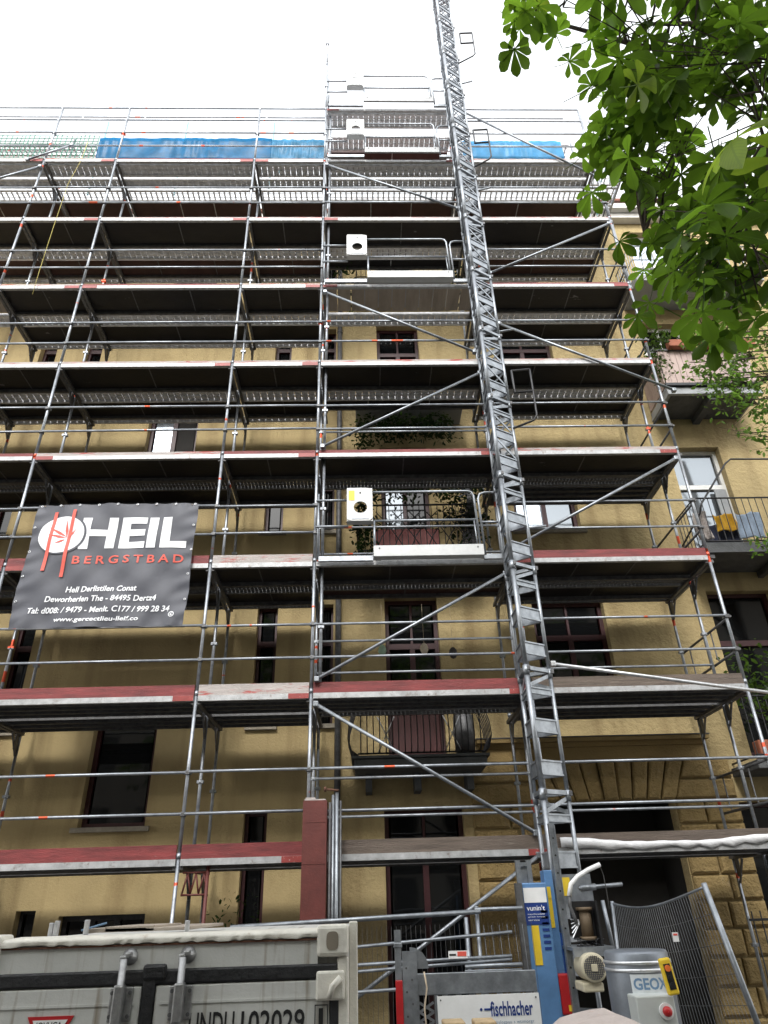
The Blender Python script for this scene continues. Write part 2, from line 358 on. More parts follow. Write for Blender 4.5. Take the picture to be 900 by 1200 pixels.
def window(parent, x0, x1, z0, z1, m=WINRED, sashes=2, light=.3, gl=GLASS, sill=True, glist=None, y=W, label=None):
    d = y + .16; t = min(.07, (x1 - x0) * .16); mb = MB()
    mb.box(x0, x0 + t, d, d + .07, z0, z1); mb.box(x1 - t, x1, d, d + .07, z0, z1)
    mb.box(x0 + t, x1 - t, d, d + .07, z1 - t, z1); mb.box(x0 + t, x1 - t, d, d + .07, z0, z0 + t)
    zt = z1 - (z1 - z0) * light if light else z1
    if light: mb.box(x0 + t, x1 - t, d - .015, d + .07, zt - .05, zt + .05)
    xs = [x0 + t + (x1 - x0 - 2 * t) * k / sashes for k in range(sashes + 1)]
    for k in range(1, sashes):
        mb.box(xs[k] - .045, xs[k] + .045, d - .01, d + .07, z0 + t, zt - .05)
        if light: mb.box(xs[k] - .02, xs[k] + .02, d + .005, d + .07, zt + .05, z1 - t)
    o = obj('window', mb, m, parent)
    if label: o['label'] = label
    for k in range(sashes):
        for (a, b) in (((z0 + t, zt - .05), (zt + .05, z1 - t)) if light else ((z0 + t, z1 - t),)):
            p = MB(); p.box(xs[k] + .03, xs[k + 1] - .03, d + .04, d + .05, a + .004, b - .004)
            obj('pane', p, (glist[k] if glist else gl), o)
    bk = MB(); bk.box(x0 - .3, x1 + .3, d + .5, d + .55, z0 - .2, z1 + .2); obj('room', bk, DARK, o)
    if sill:
        q = MB(); q.box(x0 - .08, x1 + .08, y - .07, y + .16, z0 - .07, z0 - .003); obj('sill', q, SILL, o)
    return o

HL = thing('apartment_house', 'smooth ochre plastered house left of the downpipe with narrow red windows', 'house', (-5, W, 0))
holesL = []; winL = []
for (a, b) in ((-7.9, -7.5), (-4.72, -4.36), (-3.74, -3.38), (.43, .79), (1.49, 1.77)):
    for (c, d) in ((.9, 3.12), (4.4, 6.5), (7.98, 9.5), (11.6, 13.2), (14.6, 16.0)):
        if a < -3.5 and a > -4 and c < 1: continue
        winL.append((a, b, c, d, 'n'))
for (c, d) in ((2.95, 4.95), (6.35, 8.2), (9.75, 11.5), (13.2, 15.0)): winL.append((-2.07, -1.06, c, d, 's'))
winL += [(-2.72, -2.44, .7, 1.88, 'c'), (-2.1, -.88, .7, 1.8, 'c')]
wall('wall', STUCCO, HL, -14, SPLIT, 0, 16.6, [q[:4] for q in winL])
for (a, b, c, d, k) in winL:
    if k == 'n': window(HL, a, b, c, d, sashes=1, light=.32)
    elif k == 's': window(HL, a, b, c, d, sashes=1 if c < 4 else 2, light=.12 if c < 4 else 0, glist=[GLASSM, DARK] if 9 < c < 10 else None)
    else: window(HL, a, b, c, d, m=IRON, sashes=1 if b - a < .5 else 3, light=0, sill=False)
HR = thing('apartment_house', 'rough ochre plastered house with balconies and a rusticated gateway', 'house', (8, W, 0))
holesR = [(2.58, 3.80, .25, 3.08), (5.12, 7.12, 0, 3.10), (8.12, 9.3, .3, 3.06),
          (2.68, 3.62, 3.72, 6.6), (2.68, 3.62, 7.25, 9.9), (2.68, 3.62, 10.75, 13.3), (2.68, 3.62, 14.25, 16.1),
          (5.32, 6.62, 4.6, 6.5), (5.25, 6.5, 7.93, 9.8), (5.32, 6.62, 11.4, 13.3), (5.32, 6.62, 14.6, 16.1),
          (8.55, 9.75, 3.75, 6.62), (8.62, 9.66, 7.15, 9.82), (8.7, 9.75, 10.65, 13.3), (9.1, 10.4, 14.1, 16.5), (12, 13, 4.6, 6.5), (12, 13, 8, 9.9), (12, 13, 11.4, 13.3)]
wall('wall', STUCCOR, HR, SPLIT, 18, 0, 17.2, holesR)
window(HR, 2.58, 3.80, .25, 3.08, light=.22, sill=False)
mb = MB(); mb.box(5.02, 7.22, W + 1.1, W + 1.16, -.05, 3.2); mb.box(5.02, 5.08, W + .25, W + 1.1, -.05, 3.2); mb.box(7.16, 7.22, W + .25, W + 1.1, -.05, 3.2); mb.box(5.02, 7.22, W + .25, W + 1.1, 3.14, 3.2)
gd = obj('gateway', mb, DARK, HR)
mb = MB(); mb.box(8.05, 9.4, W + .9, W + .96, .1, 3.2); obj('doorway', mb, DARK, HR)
window(HR, 8.12, 9.3, .3, 3.06, light=.25, sill=False)
for q in holesR[3:7]: window(HR, *q, sashes=2, light=.3, sill=False, glist=[GLASSH, GLASS] if 7 < q[2] < 8 else None)
window(HR, *holesR[7], light=.35); window(HR, *holesR[8], light=0, glist=[GLASSM, GLASSH], label='red mullioned window reflecting sky and leaves'); window(HR, *holesR[9], light=.35); window(HR, *holesR[10], light=.35)
window(HR, *holesR[11], sashes=1, light=.33, sill=False)
window(HR, *holesR[12], m=WINWHITE, sashes=1, light=.33, sill=False, gl=GLASSH, label='white framed balcony door with a light above')
window(HR, *holesR[13], m=WINWHITE, sashes=2, light=.3, sill=False); window(HR, *holesR[14], m=WINWHITE, sashes=2, light=.45, sill=False, gl=GLASSM)
for q in holesR[15:]: window(HR, *q, light=.3)
# open white door leaf at the second balcony
mb = MB(); mb.cbox(9.36, 9.60, W + .10, W + .135, 7.2, 8.86, .01); obj('door_leaf', mb, SLABG, HR)
# rusticated blocks round the gateway
def block(parent, poly, y0, y1, m=STONE):
    cx = sum(p[0] for p in poly) / len(poly); cz = sum(p[1] for p in poly) / len(poly); mb = MB(); n = len(poly); b = 0
    ins = [(x + (.028 if x < cx else -.028), z + (.028 if z < cz else -.028)) for x, z in poly]
    mb.v = [(x, y1, z) for x, z in poly] + [(x, y0 + .025, z) for x, z in poly] + [(x, y0 + rnd.uniform(-.012, .006), z) for x, z in ins]
    for a in (0, n):
        for i in range(n): mb.f.append((a + i, a + (i + 1) % n, a + n + (i + 1) % n, a + n + i)); mb.sm.append(False)
    mb.f.append(tuple(range(2 * n, 3 * n))); mb.sm.append(False)
    return obj('stone_block', mb, m, parent)
CH = .345
for i in range(9):
    z0 = .02 + i * CH; z1 = z0 + CH - .03; o = .11 if i % 2 else 0
    for (a, b) in ((7.13, 7.55 + o), (7.58 + o, 8.11)): block(HR, [(a, z0), (b, z0), (b, z1), (a, z1)], W - .07, W + .01)
    for (a, b) in ((3.95, 4.50 + o), (4.53 + o, 5.11)): block(HR, [(a, z0), (b, z0), (b, z1), (a, z1)], W - .07, W + .01)
    for (a, b) in ((9.31, 9.9 + o), (9.93 + o, 10.6)): block(HR, [(a, z0), (b, z0), (b, z1), (a, z1)], W - .07, W + .01)
nv = 9
for k in range(nv):
    u0, u1 = k / nv, (k + 1) / nv; a0, a1 = 5.12 + 2.0 * u0, 5.12 + 2.0 * u1; b0, b1 = 4.86 + 2.52 * u0, 4.86 + 2.52 * u1
    block(HR, [(a0 + .012, 3.125), (a1 - .012, 3.125), (b1 - .012, 3.70), (b0 + .012, 3.70)], W - .085 - (.04 if k == 4 else 0), W + .01)
for (za, zb) in ((3.125, 3.40), (3.43, 3.70)):
    sh = (zb - 3.125) / .575 * .26; sh0 = (za - 3.125) / .575 * .26
    block(HR, [(7.14 + sh0, za), (8.11, za), (8.11, zb), (7.14 + sh, zb)], W - .07, W + .01)
    block(HR, [(3.95, za), (5.10 - sh0, za), (5.10 - sh, zb), (3.95, zb)], W - .07, W + .01)
mb = MB(); mb.box(4.15, 7.78, W - .06, W + .01, 3.74, 3.93); mb.box(4.12, 7.80, W - .10, W + .01, 3.933, 4.0); obj('frieze', mb, CORN, HR)
mb = MB(); mb.box(4.08, 7.84, W - .2, W + .01, 4.003, 4.06); obj('cornice', mb, CORN, HR)
mb = MB(); mb.box(4.07, 7.85, W - .21, W + .01, 4.063, 4.08); obj('flashing', mb, LEAD, HR)
# eaves and roofs
mb = MB(); mb.box(SPLIT, 18.2, W - .35, W + .3, 17.0, 17.18); mb.box(SPLIT, 18.2, W - .2, W - .002, 16.82, 16.99); obj('eave', mb, SOFFIT, HR)
mb = MB(); mb.quadbox([(SPLIT, W - .4, 17.22), (18.3, W - .4, 17.22), (18.3, W + 7, 21.6), (SPLIT, W + 7, 21.6), (SPLIT, W - .4, 17.3), (18.3, W - .4, 17.3), (18.3, W + 7, 21.7), (SPLIT, W + 7, 21.7)]); obj('roof', mb, ROOF, HR)
mb = MB(); mb.box(-14.2, SPLIT - .01, W - .35, W + .3, 16.6, 16.78); obj('eave', mb, SOFFIT, HL)
mb = MB(); mb.quadbox([(-14.3, W - .4, 16.8), (SPLIT - .01, W - .4, 16.8), (SPLIT - .01, W + 7, 21.0), (-14.3, W + 7, 21.0), (-14.3, W - .4, 16.9), (SPLIT - .01, W - .4, 16.9), (SPLIT - .01, W + 7, 21.1), (-14.3, W + 7, 21.1)]); obj('roof', mb, ROOF, HL)
# unseen house row, added behind the camera to shade the lower facade
for (x0, x1, h, lb) in ((-34, -6, 16.5, 'left unseen house added across the street for shade'), (-5.9, 16, 17.5, 'middle unseen house added across the street for shade'), (16.1, 42, 16.8, 'right unseen house added across the street for shade')):
    HO_ = thing('apartment_house', lb + ', plain plaster with dark windows', 'house', ((x0 + x1) / 2, -23, 0))
    mb = MB(); mb.box(x0, x1, -34, -23, -.12, h); obj('wall', mb, mat('grey_plaster', (.30, .28, .25), .9, 0, .1, 1), HO_)
    mb = MB(); mb.prism([(x0, h + .002), (x1, h + .002), (x1 - 1.5, h + 3), (x0 + 1.5, h + 3)], -34.2, -22.6); obj('roof', mb, ROOF, HO_)
    for k in range(5):
        xx = x0 + 1.6
        while xx < x1 - 2: mb = MB(); mb.box(xx, xx + 1.2, -23 + .002, -22.95, 1.2 + k * 3.4, 3.0 + k * 3.4); obj('window', mb, GLASS, HO_); xx += 2.6
# downpipe
dp = thing('downpipe', 'grey metal downpipe running up between the two houses', 'drainpipe', (1.86, W - .09, 0))
mb = MB(); mb.tube((1.86, W - .09, .0), (1.86, W - .09, 16.6), .05, 12); obj('pipe', mb, GDARK, dp)
for z in (1.2, 3.2, 5.0, 7.0, 9.0, 11.0, 13.0, 15.0):
    mb = MB(); mb.cyl((1.86, W - .09, z), (0, 0, 1), .06, .05, 12); mb.box(1.85, 1.87, W - .09, W + .01, z - .01, z + .01); obj('pipe_clamp', mb, GDARK, dp)

# ---- balconies
def leaves_mesh(pts, size, m, name, parent=None, seed=1, up=.5):
    q = random.Random(seed); mb = MB()
    for p in pts:
        s = size * q.uniform(.6, 1.3); d = Vector((q.gauss(0, 1), q.gauss(0, 1), q.gauss(0, .6) - .3)).normalized()
        nrm = Vector((q.gauss(0, .6), q.gauss(0, .6), up + q.random())).normalized(); sd = d.cross(nrm)
        if sd.length < 1e-3: continue
        sd.normalize(); p = Vector(p); b = len(mb.v); dz = Vector((0, 0, -.18 * s))
        mb.v += [tuple(p), tuple(p + d * s * .35 + sd * s * .26 + dz * .2), tuple(p + d * s * .75 + sd * s * .2 + dz * .7), tuple(p + d * s + dz), tuple(p + d * s * .75 - sd * s * .2 + dz * .7), tuple(p + d * s * .35 - sd * s * .26 + dz * .2), tuple(p + d * s * .5 + nrm * s * -.05 + dz * .4)]
        for i in range(6): mb.f.append((b + i, b + (i + 1) % 6, b + 6)); mb.sm.append(True)
    return obj(name, mb, m, parent)
def blob(q, c, r, n): return [(c[0] + q.gauss(0, r[0]), c[1] + q.gauss(0, r[1]), c[2] + q.gauss(0, r[2])) for _ in range(n)]

# bulging iron balcony over the ground floor
mb = MB(); mb.cbox(2.14, 4.10, 1.08, W - .005, 3.55, 3.68, .02); mb.box(2.10, 4.14, 1.04, W - .005, 3.685, 3.72)
b1 = obj('balcony', mb, SLAB, HR); b1['label'] = 'dark balcony with bulging iron bars'
for x in (2.35, 3.1, 3.9): c = MB(); c.prism([(x - .05, 3.3), (x + .05, 3.3), (x + .05, 3.55), (x - .05, 3.55)], 1.6, W - .002); obj('bracket', c, SLAB, b1)
prof = [(0, .03), (.10, .10), (.155, .28), (.14, .48), (.07, .72), (.0, .95)]
def bulge(p, nx, ny): return [(p[0] + nx * a, p[1] + ny * a, 3.72 + z) for a, z in prof]
for i in range(20): c = MB(); c.path(bulge((2.24 + i * .0936, 1.12), 0, -1), .009, 5); obj('baluster', c, IRON, b1)
for i in range(7):
    t = (i + .5) / 7
    for sx, x in ((-1, 2.2), (1, 4.06)): c = MB(); c.path(bulge((x, 1.12 + t * .8), sx, 0), .009, 5); obj('baluster', c, IRON, b1)
c = MB(); c.path([(2.2, W, 4.67), (2.2, 1.12, 4.67), (4.06, 1.12, 4.67), (4.06, W, 4.67)], .018, 6); obj('handrail', c, IRON, b1)
c = MB(); c.path([(2.2, W, 3.76), (2.2, 1.12, 3.76), (4.06, 1.12, 3.76), (4.06, W, 3.76)], .014, 6); obj('bottom_rail', c, IRON, b1)
for x in (2.62, 3.62):
    
    for sx in (-1, 1): c = MB(); c.tube((x - .13 * sx, 1.155 + .005 * sx, 3.76), (x + .13 * sx, 1.155 + .005 * sx, 4.3), .009, 5); obj('scroll', c, ALU, b1)
c = MB(); c.lathe([(.0, 3.73), (.14, 3.73), (.17, 4.1), (.15, 4.35), (.05, 4.5)], (3.84, 1.45, 0), 12); tag(obj('covered_planter', c, GDARK), 'grey covered planter behind the bulging balcony bars', 'planter')

# vine covered balcony with a red door
def rail_balcony(x0, x1, yf, zt, slabm, bars, ht=.95, nbar=.11, slabh=.16):
    mb = MB(); mb.cbox(x0, x1, yf, W - .005, zt - slabh, zt, .012); b = obj('balcony', mb, slabm, HR)
    c = MB(); c.path([(x0 + .04, W, zt + ht), (x0 + .04, yf + .04, zt + ht), (x1 - .04, yf + .04, zt + ht), (x1 - .04, W, zt + ht)], .018, 6); obj('handrail', c, bars, b)
    c = MB(); c.path([(x0 + .04, W, zt + .07), (x0 + .04, yf + .04, zt + .07), (x1 - .04, yf + .04, zt + .07), (x1 - .04, W, zt + .07)], .013, 6); obj('bottom_rail', c, bars, b)
    n = int((x1 - x0) / nbar)
    for i in range(n + 1):
        x = x0 + .04 + (x1 - x0 - .08) * i / n; c = MB(); c.tube((x, yf + .04, zt + .07), (x, yf + .04, zt + ht), .008, 5, False); obj('baluster', c, bars, b)
    n = int((W - yf) / nbar)
    for i in range(1, n + 1):
        for x in (x0 + .04, x1 - .04): y = yf + .04 + (W - yf) * i / (n + 1); c = MB(); c.tube((x, y, zt + .07), (x, y, zt + ht), .008, 5, False); obj('baluster', c, bars, b)
    return b
b2 = rail_balcony(2.2, 4.36, 1.22, 7.12, SLABG, IRON, .98); b2['label'] = 'vine covered balcony with curved lattice ironwork'
for i in range(6):
    x = 2.55 + i * .3; c = MB(); c.path([(x, 1.245, 7.2), (x + .1, 1.245, 7.45), (x + .26, 1.245, 7.7), (x + .5, 1.245, 7.95)], .010, 5); obj('scroll', c, IRON, b2)
    c = MB(); c.path([(x + .5, 1.235, 7.2), (x + .36, 1.235, 7.45), (x + .2, 1.235, 7.7), (x, 1.235, 7.95)], .010, 5); obj('scroll', c, IRON, b2)
c = MB()
for i in range(9):
    c.bar((2.22, 1.3 + i * .08, 7.1), (2.22, 1.9 + i * .01, 8.4), .01, .02); c.bar((4.34, 1.3 + i * .08, 7.2), (4.34, 1.3 + i * .08, 9.0), .012, .02)
    c.bar((4.05 + i * .035, 1.24, 7.2), (4.30, 1.24, 8.6 - i * .13), .012, .02)
for i in range(14): c.bar((4.06, 1.23, 7.25 + i * .1), (4.36, 1.23, 7.15 + i * .1), .012, .016)
for i in range(14): c.bar((4.06, 1.23, 7.15 + i * .1), (4.36, 1.23, 7.25 + i * .1), .012, .016)
tag(obj('trellis', c, IRON, b2), kind='stuff')
mb = MB(); mb.cbox(2.76, 3.54, 2.10, 2.145, 3.8, 4.75, .01); obj('door_panel', mb, WINRED2, HR)
mb = MB(); mb.cbox(2.55, 3.75, 1.95, 1.98, 7.14, 7.98, .01)
obj('door_panel', mb, mat('dull_red_door', (.20, .035, .03), .5, 0, .2, 6), HR)
qv = random.Random(3)
pts = []
for i in range(120):
    x = qv.uniform(2.1, 4.6); pts += blob(qv, (x, 1.3, 8.75 - abs(qv.gauss(0, .2))), (.08, .16, .09), 12)
for i in range(60): pts += blob(qv, (2.2 + abs(qv.gauss(0, .16)), 1.2, qv.uniform(6.5, 8.6)), (.07, .08, .1), 10)
for i in range(60): pts += blob(qv, (4.2 + qv.gauss(0, .2), 1.3, qv.uniform(7.3, 8.7)), (.07, .08, .1), 10)
iv = thing('ivy', 'dark climbing vine hanging over the balcony with the red door', 'climbing plant', (3.2, 1.3, 7.1)); leaves_mesh(pts, .085, IVY, 'foliage', iv, 5)['kind'] = 'stuff'
c = MB(); c.path([(2.24, 1.3, 7.1), (2.2, 1.28, 7.7), (2.3, 1.3, 8.4), (2.9, 1.32, 8.8), (3.7, 1.3, 8.75), (4.3, 1.3, 8.5), (4.3, 1.28, 7.1)], .014, 5); obj('stem', c, BARK, iv)
# third balcony (behind the upper hoist gates)
b3 = rail_balcony(2.2, 4.36, 1.25, 10.62, SLABG, IRON, .95)
b4 = rail_balcony(2.2, 4.36, 1.25, 14.02, SLABG, IRON, .95)
pts = []
for i in range(20): pts += blob(qv, (2.05 + qv.gauss(0, .08), 1.25, qv.uniform(12.9, 14.9)), (.07, .08, .15), 8)
for i in range(10): pts += blob(qv, (4.5 + qv.gauss(0, .1), 1.3, qv.uniform(13.2, 14.4)), (.07, .08, .12), 7)
iv = thing('ivy', 'small trailing plant beside the uppermost hoist balcony gate left edge', 'climbing plant', (2.05, 1.3, 12.6)); leaves_mesh(pts, .1, IVY, 'foliage', iv, 6)['kind'] = 'stuff'
pts = []
for i in range(110): pts += blob(qv, (qv.uniform(2.25, 4.2), 1.62, 10.25 - abs(qv.gauss(0, .16))), (.09, .14, .1), 11)
for i in range(14): pts += blob(qv, (2.3 + qv.gauss(0, .06), 1.6, qv.uniform(9.4, 10.2)), (.08, .1, .12), 8)
iv = thing('ivy', 'dark hanging vine under the fourth scaffold level by the downpipe', 'climbing plant', (3.2, 1.6, 9.8)); leaves_mesh(pts, .085, IVY, 'foliage', iv, 8)['kind'] = 'stuff'
# right hand balconies
mb = MB(); mb.cbox(8.5, 11.4, 1.1, W - .005, 13.74, 13.92, .012); br0 = obj('balcony', mb, SLABG, HR); br0['label'] = 'topmost pale railed balcony'
for i in range(26): x = 8.54 + i * .112; c = MB(); c.tube((x, 1.14, 13.92), (x, 1.14, 14.9), .009, 5, False); obj('baluster', c, GALV, br0)
for i in range(8): c = MB(); c.tube((8.54, 1.24 + i * .1, 13.92), (8.54, 1.24 + i * .1, 14.9), .009, 5, False); obj('baluster', c, GALV, br0)
for z in (14.0, 14.45, 14.9): c = MB(); c.path([(8.54, W, z), (8.54, 1.14, z), (11.36, 1.14, z)], .016, 6); obj('handrail', c, GALV, br0)
mb = MB(); mb.cbox(8.45, 10.35, 1.12, W - .005, 10.55, 10.68, .01); mb.box(8.44, 10.36, 1.09, 1.16, 10.49, 10.56); mb.box(8.44, 8.5, 1.165, W - .005, 10.49, 10.56)
br1 = obj('balcony', mb, SLABG, HR); br1['label'] = 'balcony clad in pinkish grey upright boards'
mb = MB(); mb.box(9.28, 9.42, 1.165, W - .005, 10.40, 10.545); obj('beam', mb, SLAB, br1)
mb = MB(); mb.box(8.56, 10.3, 1.2, W - .01, 10.535, 10.547); obj('soffit', mb, SLAB, br1)
mb = MB(); mb.box(8.42, 10.38, 1.06, 1.16, 10.69, 10.75); obj('gutter', mb, IRON, br1)
for i in range(16): x = 8.47 + i * .118; c = MB(); c.box(x, x + .109, 1.10, 1.125, 10.76, 11.62 + rnd.uniform(-.004, .004)); obj('board', c, WOODP, br1)
for i in range(7): y = 1.14 + i * .118; c = MB(); c.box(8.44, 8.465, y, y + .109, 10.72, 11.62); obj('board', c, WOODP, br1)
mb = MB(); mb.box(8.43, 10.36, 1.08, 1.14, 11.625, 11.67); obj('handrail', mb, GDARK, br1)
for (x, n) in ((8.68, 0), (9.35, 1), (10.0, 2)):
    c = MB(); c.cbox(x, x + .5, .95, 1.1, 11.64, 11.82, .015); fb = tag(obj('flower_box', c, TERRA), ['terracotta flower box at the left end of the boarded balcony', 'terracotta flower box in the middle of the boarded balcony', 'terracotta flower box at the far right of the boarded balcony'][n], 'flower box', 'flower boxes on the boarded balcony')
pts = []
for i in range(70): pts += blob(qv, (qv.uniform(8.45, 10.4), 1.05, 11.9), (.09, .1, .12), 7)
for i in range(34): pts += blob(qv, (8.42 + qv.gauss(0, .1), 1.15, qv.uniform(10.9, 12.2)), (.09, .1, .12), 9)
iv = thing('balcony_plants', 'leafy plants trailing from the flower boxes of the boarded balcony', 'plants', (8.6, 1.05, 11.7)); leaves_mesh(pts, .085, LEAFS, 'foliage', iv, 11)['kind'] = 'stuff'
mb = MB(); mb.cbox(8.3, 11.4, 1.1, W - .005, 6.98, 7.12, .012); mb.box(8.29, 11.41, 1.06, 1.098, 6.95, 7.14)
br2 = obj('balcony', mb, SLAB, HR); br2['label'] = 'black iron railed balcony hung with laundry'
mb = MB(); mb.box(8.32, 8.40, 1.1, W - .01, 6.86, 6.975); mb.box(9.6, 9.7, 1.1, W - .01, 6.86, 6.975); obj('beam', mb, GDARK, br2)
for i in range(25): x = 8.34 + i * .125; c = MB(); c.tube((x, 1.13, 7.14), (x, 1.13, 8.08), .008, 5, False); obj('baluster', c, IRON, br2)
for i in range(6): c = MB(); c.tube((8.34, 1.26 + i * .125, 7.14), (8.34, 1.26 + i * .125, 8.08), .008, 5, False); obj('baluster', c, IRON, br2)
for z in (7.2, 8.08): c = MB(); c.path([(8.34, W, z), (8.34, 1.13, z), (11.38, 1.13, z)], .016, 6); obj('handrail', c, IRON, br2)
c = MB(); c.path([(8.36, W, 7.55), (8.36, 1.1, 7.75), at(822, 590, 1.1), at(850, 543, 1.1), at(856, 538, 1.1), at(910, 538, 1.1)], .018, 6); obj('screen_rail', c, IRON, br2)
def cloth(name, m, x0, x1, z0, z1, y, label, seed, sag=.03, parent=None):
    q = random.Random(seed); a = [q.uniform(0, 6) for _ in range(4)]; nx, nz = 14, 14; mb = MB()
    for i in range(nx + 1):
        for j in range(nz + 1):
            u, v = i / nx, j / nz; d = sag * math.sin(u * 9 + a[0] + v) * (.3 + v) + sag * .6 * math.sin(u * 19 + a[1] + 2 * v)
            mb.v.append((x0 + (x1 - x0) * u + .02 * math.sin(v * 5 + a[2]), y + d, z1 + (z0 - z1) * v - .03 * math.sin(u * 3.1 * 2) * (1 - v)))
    for i in range(nx):
        for j in range(nz): b = i * (nz + 1) + j; mb.f.append((b, b + 1, b + nz + 2, b + nz + 1)); mb.sm.append(True)
    o = obj(name, mb, m); sl = o.modifiers.new('thickness', 'SOLIDIFY'); sl.thickness = .008
    return tag(o, label, 'laundry', None)
cloth('laundry', YCLOTH, 8.72, 9.08, 7.5, 7.83, 1.3, 'mustard yellow cloth behind the black balcony bars', 1)
cloth('laundry', DENIM, 9.08, 9.55, 7.33, 7.83, 1.26, 'pale blue cloth hanging at the black railed balcony', 2)
cloth('laundry', NAVY, 8.5, 9.15, 7.15, 7.7, 1.42, 'dark navy cloth under the mustard cloth on the balcony', 3)
cloth('laundry', PRINTC, 8.28, 8.52, 7.28, 7.83, 1.2, 'patterned cloth at the left corner of the black balcony', 4)
mb = MB(); mb.cbox(8.15, 11.4, 1.15, W - .005, 3.42, 3.55, .012); br3 = obj('balcony', mb, SLAB, HR); br3['label'] = 'lowest right balcony with plants'
for i in range(22): x = 8.2 + i * .125; c = MB(); c.tube((x, 1.19, 3.55), (x, 1.19, 4.5), .008, 5, False); obj('baluster', c, IRON, br3)
for z in (3.62, 4.5): c = MB(); c.path([(8.2, W, z), (8.2, 1.19, z), (11.38, 1.19, z)], .016, 6); obj('handrail', c, IRON, br3)
pts = []
for i in range(40): pts += blob(qv, (8.25 + abs(qv.gauss(0, .5)), 1.3, qv.uniform(4.3, 5.2)), (.1, .1, .14), 9)
iv = thing('balcony_plants', 'bushy potted plants on the lowest balcony at the right edge', 'plants', (8.6, 1.3, 3.55)); leaves_mesh(pts, .1, LEAFS, 'foliage', iv, 14)['kind'] = 'stuff'
c = MB(); c.cbox(8.3, 9.1, 1.25, 1.45, 3.56, 3.85, .02); obj('trough', c, TERRA, iv)
# basement railing right
ir = thing('iron_railing', 'black iron area railing at the lower right in front of the dark doorway', 'railing', (8.6, 1.2, 0))
for i in range(16): x = 7.55 + i * .12; c = MB(); c.tube((x, 1.3, 0), (x, 1.3, 1.6), .010, 5); obj('railing_bar', c, IRON, ir)
for z in (.2, 1.5): c = MB(); c.bar((7.5, 1.3, z), (9.5, 1.3, z), .03, .03); obj('rail', c, IRON, ir)

# ------------------------------------------------------------------ scaffold
XB = [-7.71, -4.64, -3.07, 0.0, 1.57, 4.62, 7.66]
YR = [0.0, 0.76, 1.66]
LV = lambda k: 2.37 + 2 * (k - 1)
SC = thing('scaffold', 'tall tube scaffold with red and white toe boards in front of the ochre houses', 'scaffold', (0, 0, 0))
CACHE = {}
def part(name, key, fn, m, loc, parent=SC):
    if key not in CACHE:
        mb = MB(); fn(mb); CACHE[key] = mb.mesh(name, m)
    return link(name, CACHE[key], parent, loc)
TR = .0242
# standards: two metre lengths with spigot collar
def std(mb, h): mb.tube((0, 0, 0), (0, 0, h), TR, 10); mb.cyl((0, 0, .03), (0, 0, 1), .030, .06, 10); mb.cyl((0, 0, h * .5), (0, 0, 1), .034, .05, 8); mb.box(-.045, .045, -.03, .03, h * .5 - .02, h * .5 + .02)
for i, x in enumerate(XB):
    for r, y in enumerate(YR):
        top = 9 if i != 4 and i != 5 else 10
        if i == 4: top = 10
        if i == 5: top = 9
        part('standard', ('std', 2.35), lambda mb: std(mb, 2.35), GALVM, (x, y, .02))
        ln = top - (1 if r == 2 else 0)
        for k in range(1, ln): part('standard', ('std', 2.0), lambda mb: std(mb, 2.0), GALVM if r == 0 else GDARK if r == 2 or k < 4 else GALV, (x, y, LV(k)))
        if r == 0 and i in (4,): pass
        part('base_plate', 'bp', lambda mb: mb.box(-.075, .075, -.075, .075, 0, .012), GALV, (x, y, .002))
part('standard', ('std', 2.0), None, GALVM, (1.57, 0, LV(10) - .0)); part('standard', ('std', 2.0), None, GALVM, (1.57, .76, LV(9)))
part('standard', 'thinpole', lambda mb: mb.tube((0, 0, 0), (0, 0, 1.6), .012, 6), GALV, (1.55, .1, LV(10) + .3))
# second tube along the right end and the inner side of the tower
for k in range(2, 9): part('standard', ('std', 2.0), None, GALV, (1.68, .12, LV(k)))
for k in range(6, 9): part('standard', ('std', 2.0), None, GALV, (7.74, .1, LV(k)))
# deck construction
def ply(mb, L, d): mb.box(0, L, 0, d, 0, .03)
def seam(mb, d): mb.box(-.010, .010, .01, d - .01, -.006, -.001)
def grate(mb, L, d, pitch=.12, gap=.02):
    mb.box(0, L, 0, .04, -.05, .02); mb.box(0, L, d - .04, d, -.05, .02)
    n = int(L / pitch); hw = (pitch - gap) / 2
    for i in range(n):
        x = .04 + (L - .08) * i / (n - 1); mb.box(x - hw, x + hw, .041, d - .041, -.012, .012)
    mb.box(.001, L - .001, d / 2 - .007, d / 2 + .007, -.025, -.0125)
def steelplank(mb, L, d):
    n = 3
    for i in range(n):
        a = d * i / n + .006; b = d * (i + 1) / n - .006
        mb.box(0, L, a, b, .0, .02); mb.box(0, L, a, a + .02, -.05, -.001); mb.box(0, L, b - .02, b, -.05, -.001)
def gratebars(mb, L, d):
    mb.box(0, L, 0, .04, -.05, .02); mb.box(0, L, d - .04, d, -.05, .02)
    n = int(L / .12)
    for i in range(n):
        x = .05 + (L - .1) * i / (n - 1); mb.box(x - .016, x + .016, .041, d - .041, -.012, .012)
    for y in (.33, .66): mb.box(.001, L - .001, d * y - .006, d * y + .006, -.025, -.0125)
def beam(mb, L): mb.box(0, L, -.022, .022, -.05, .05)
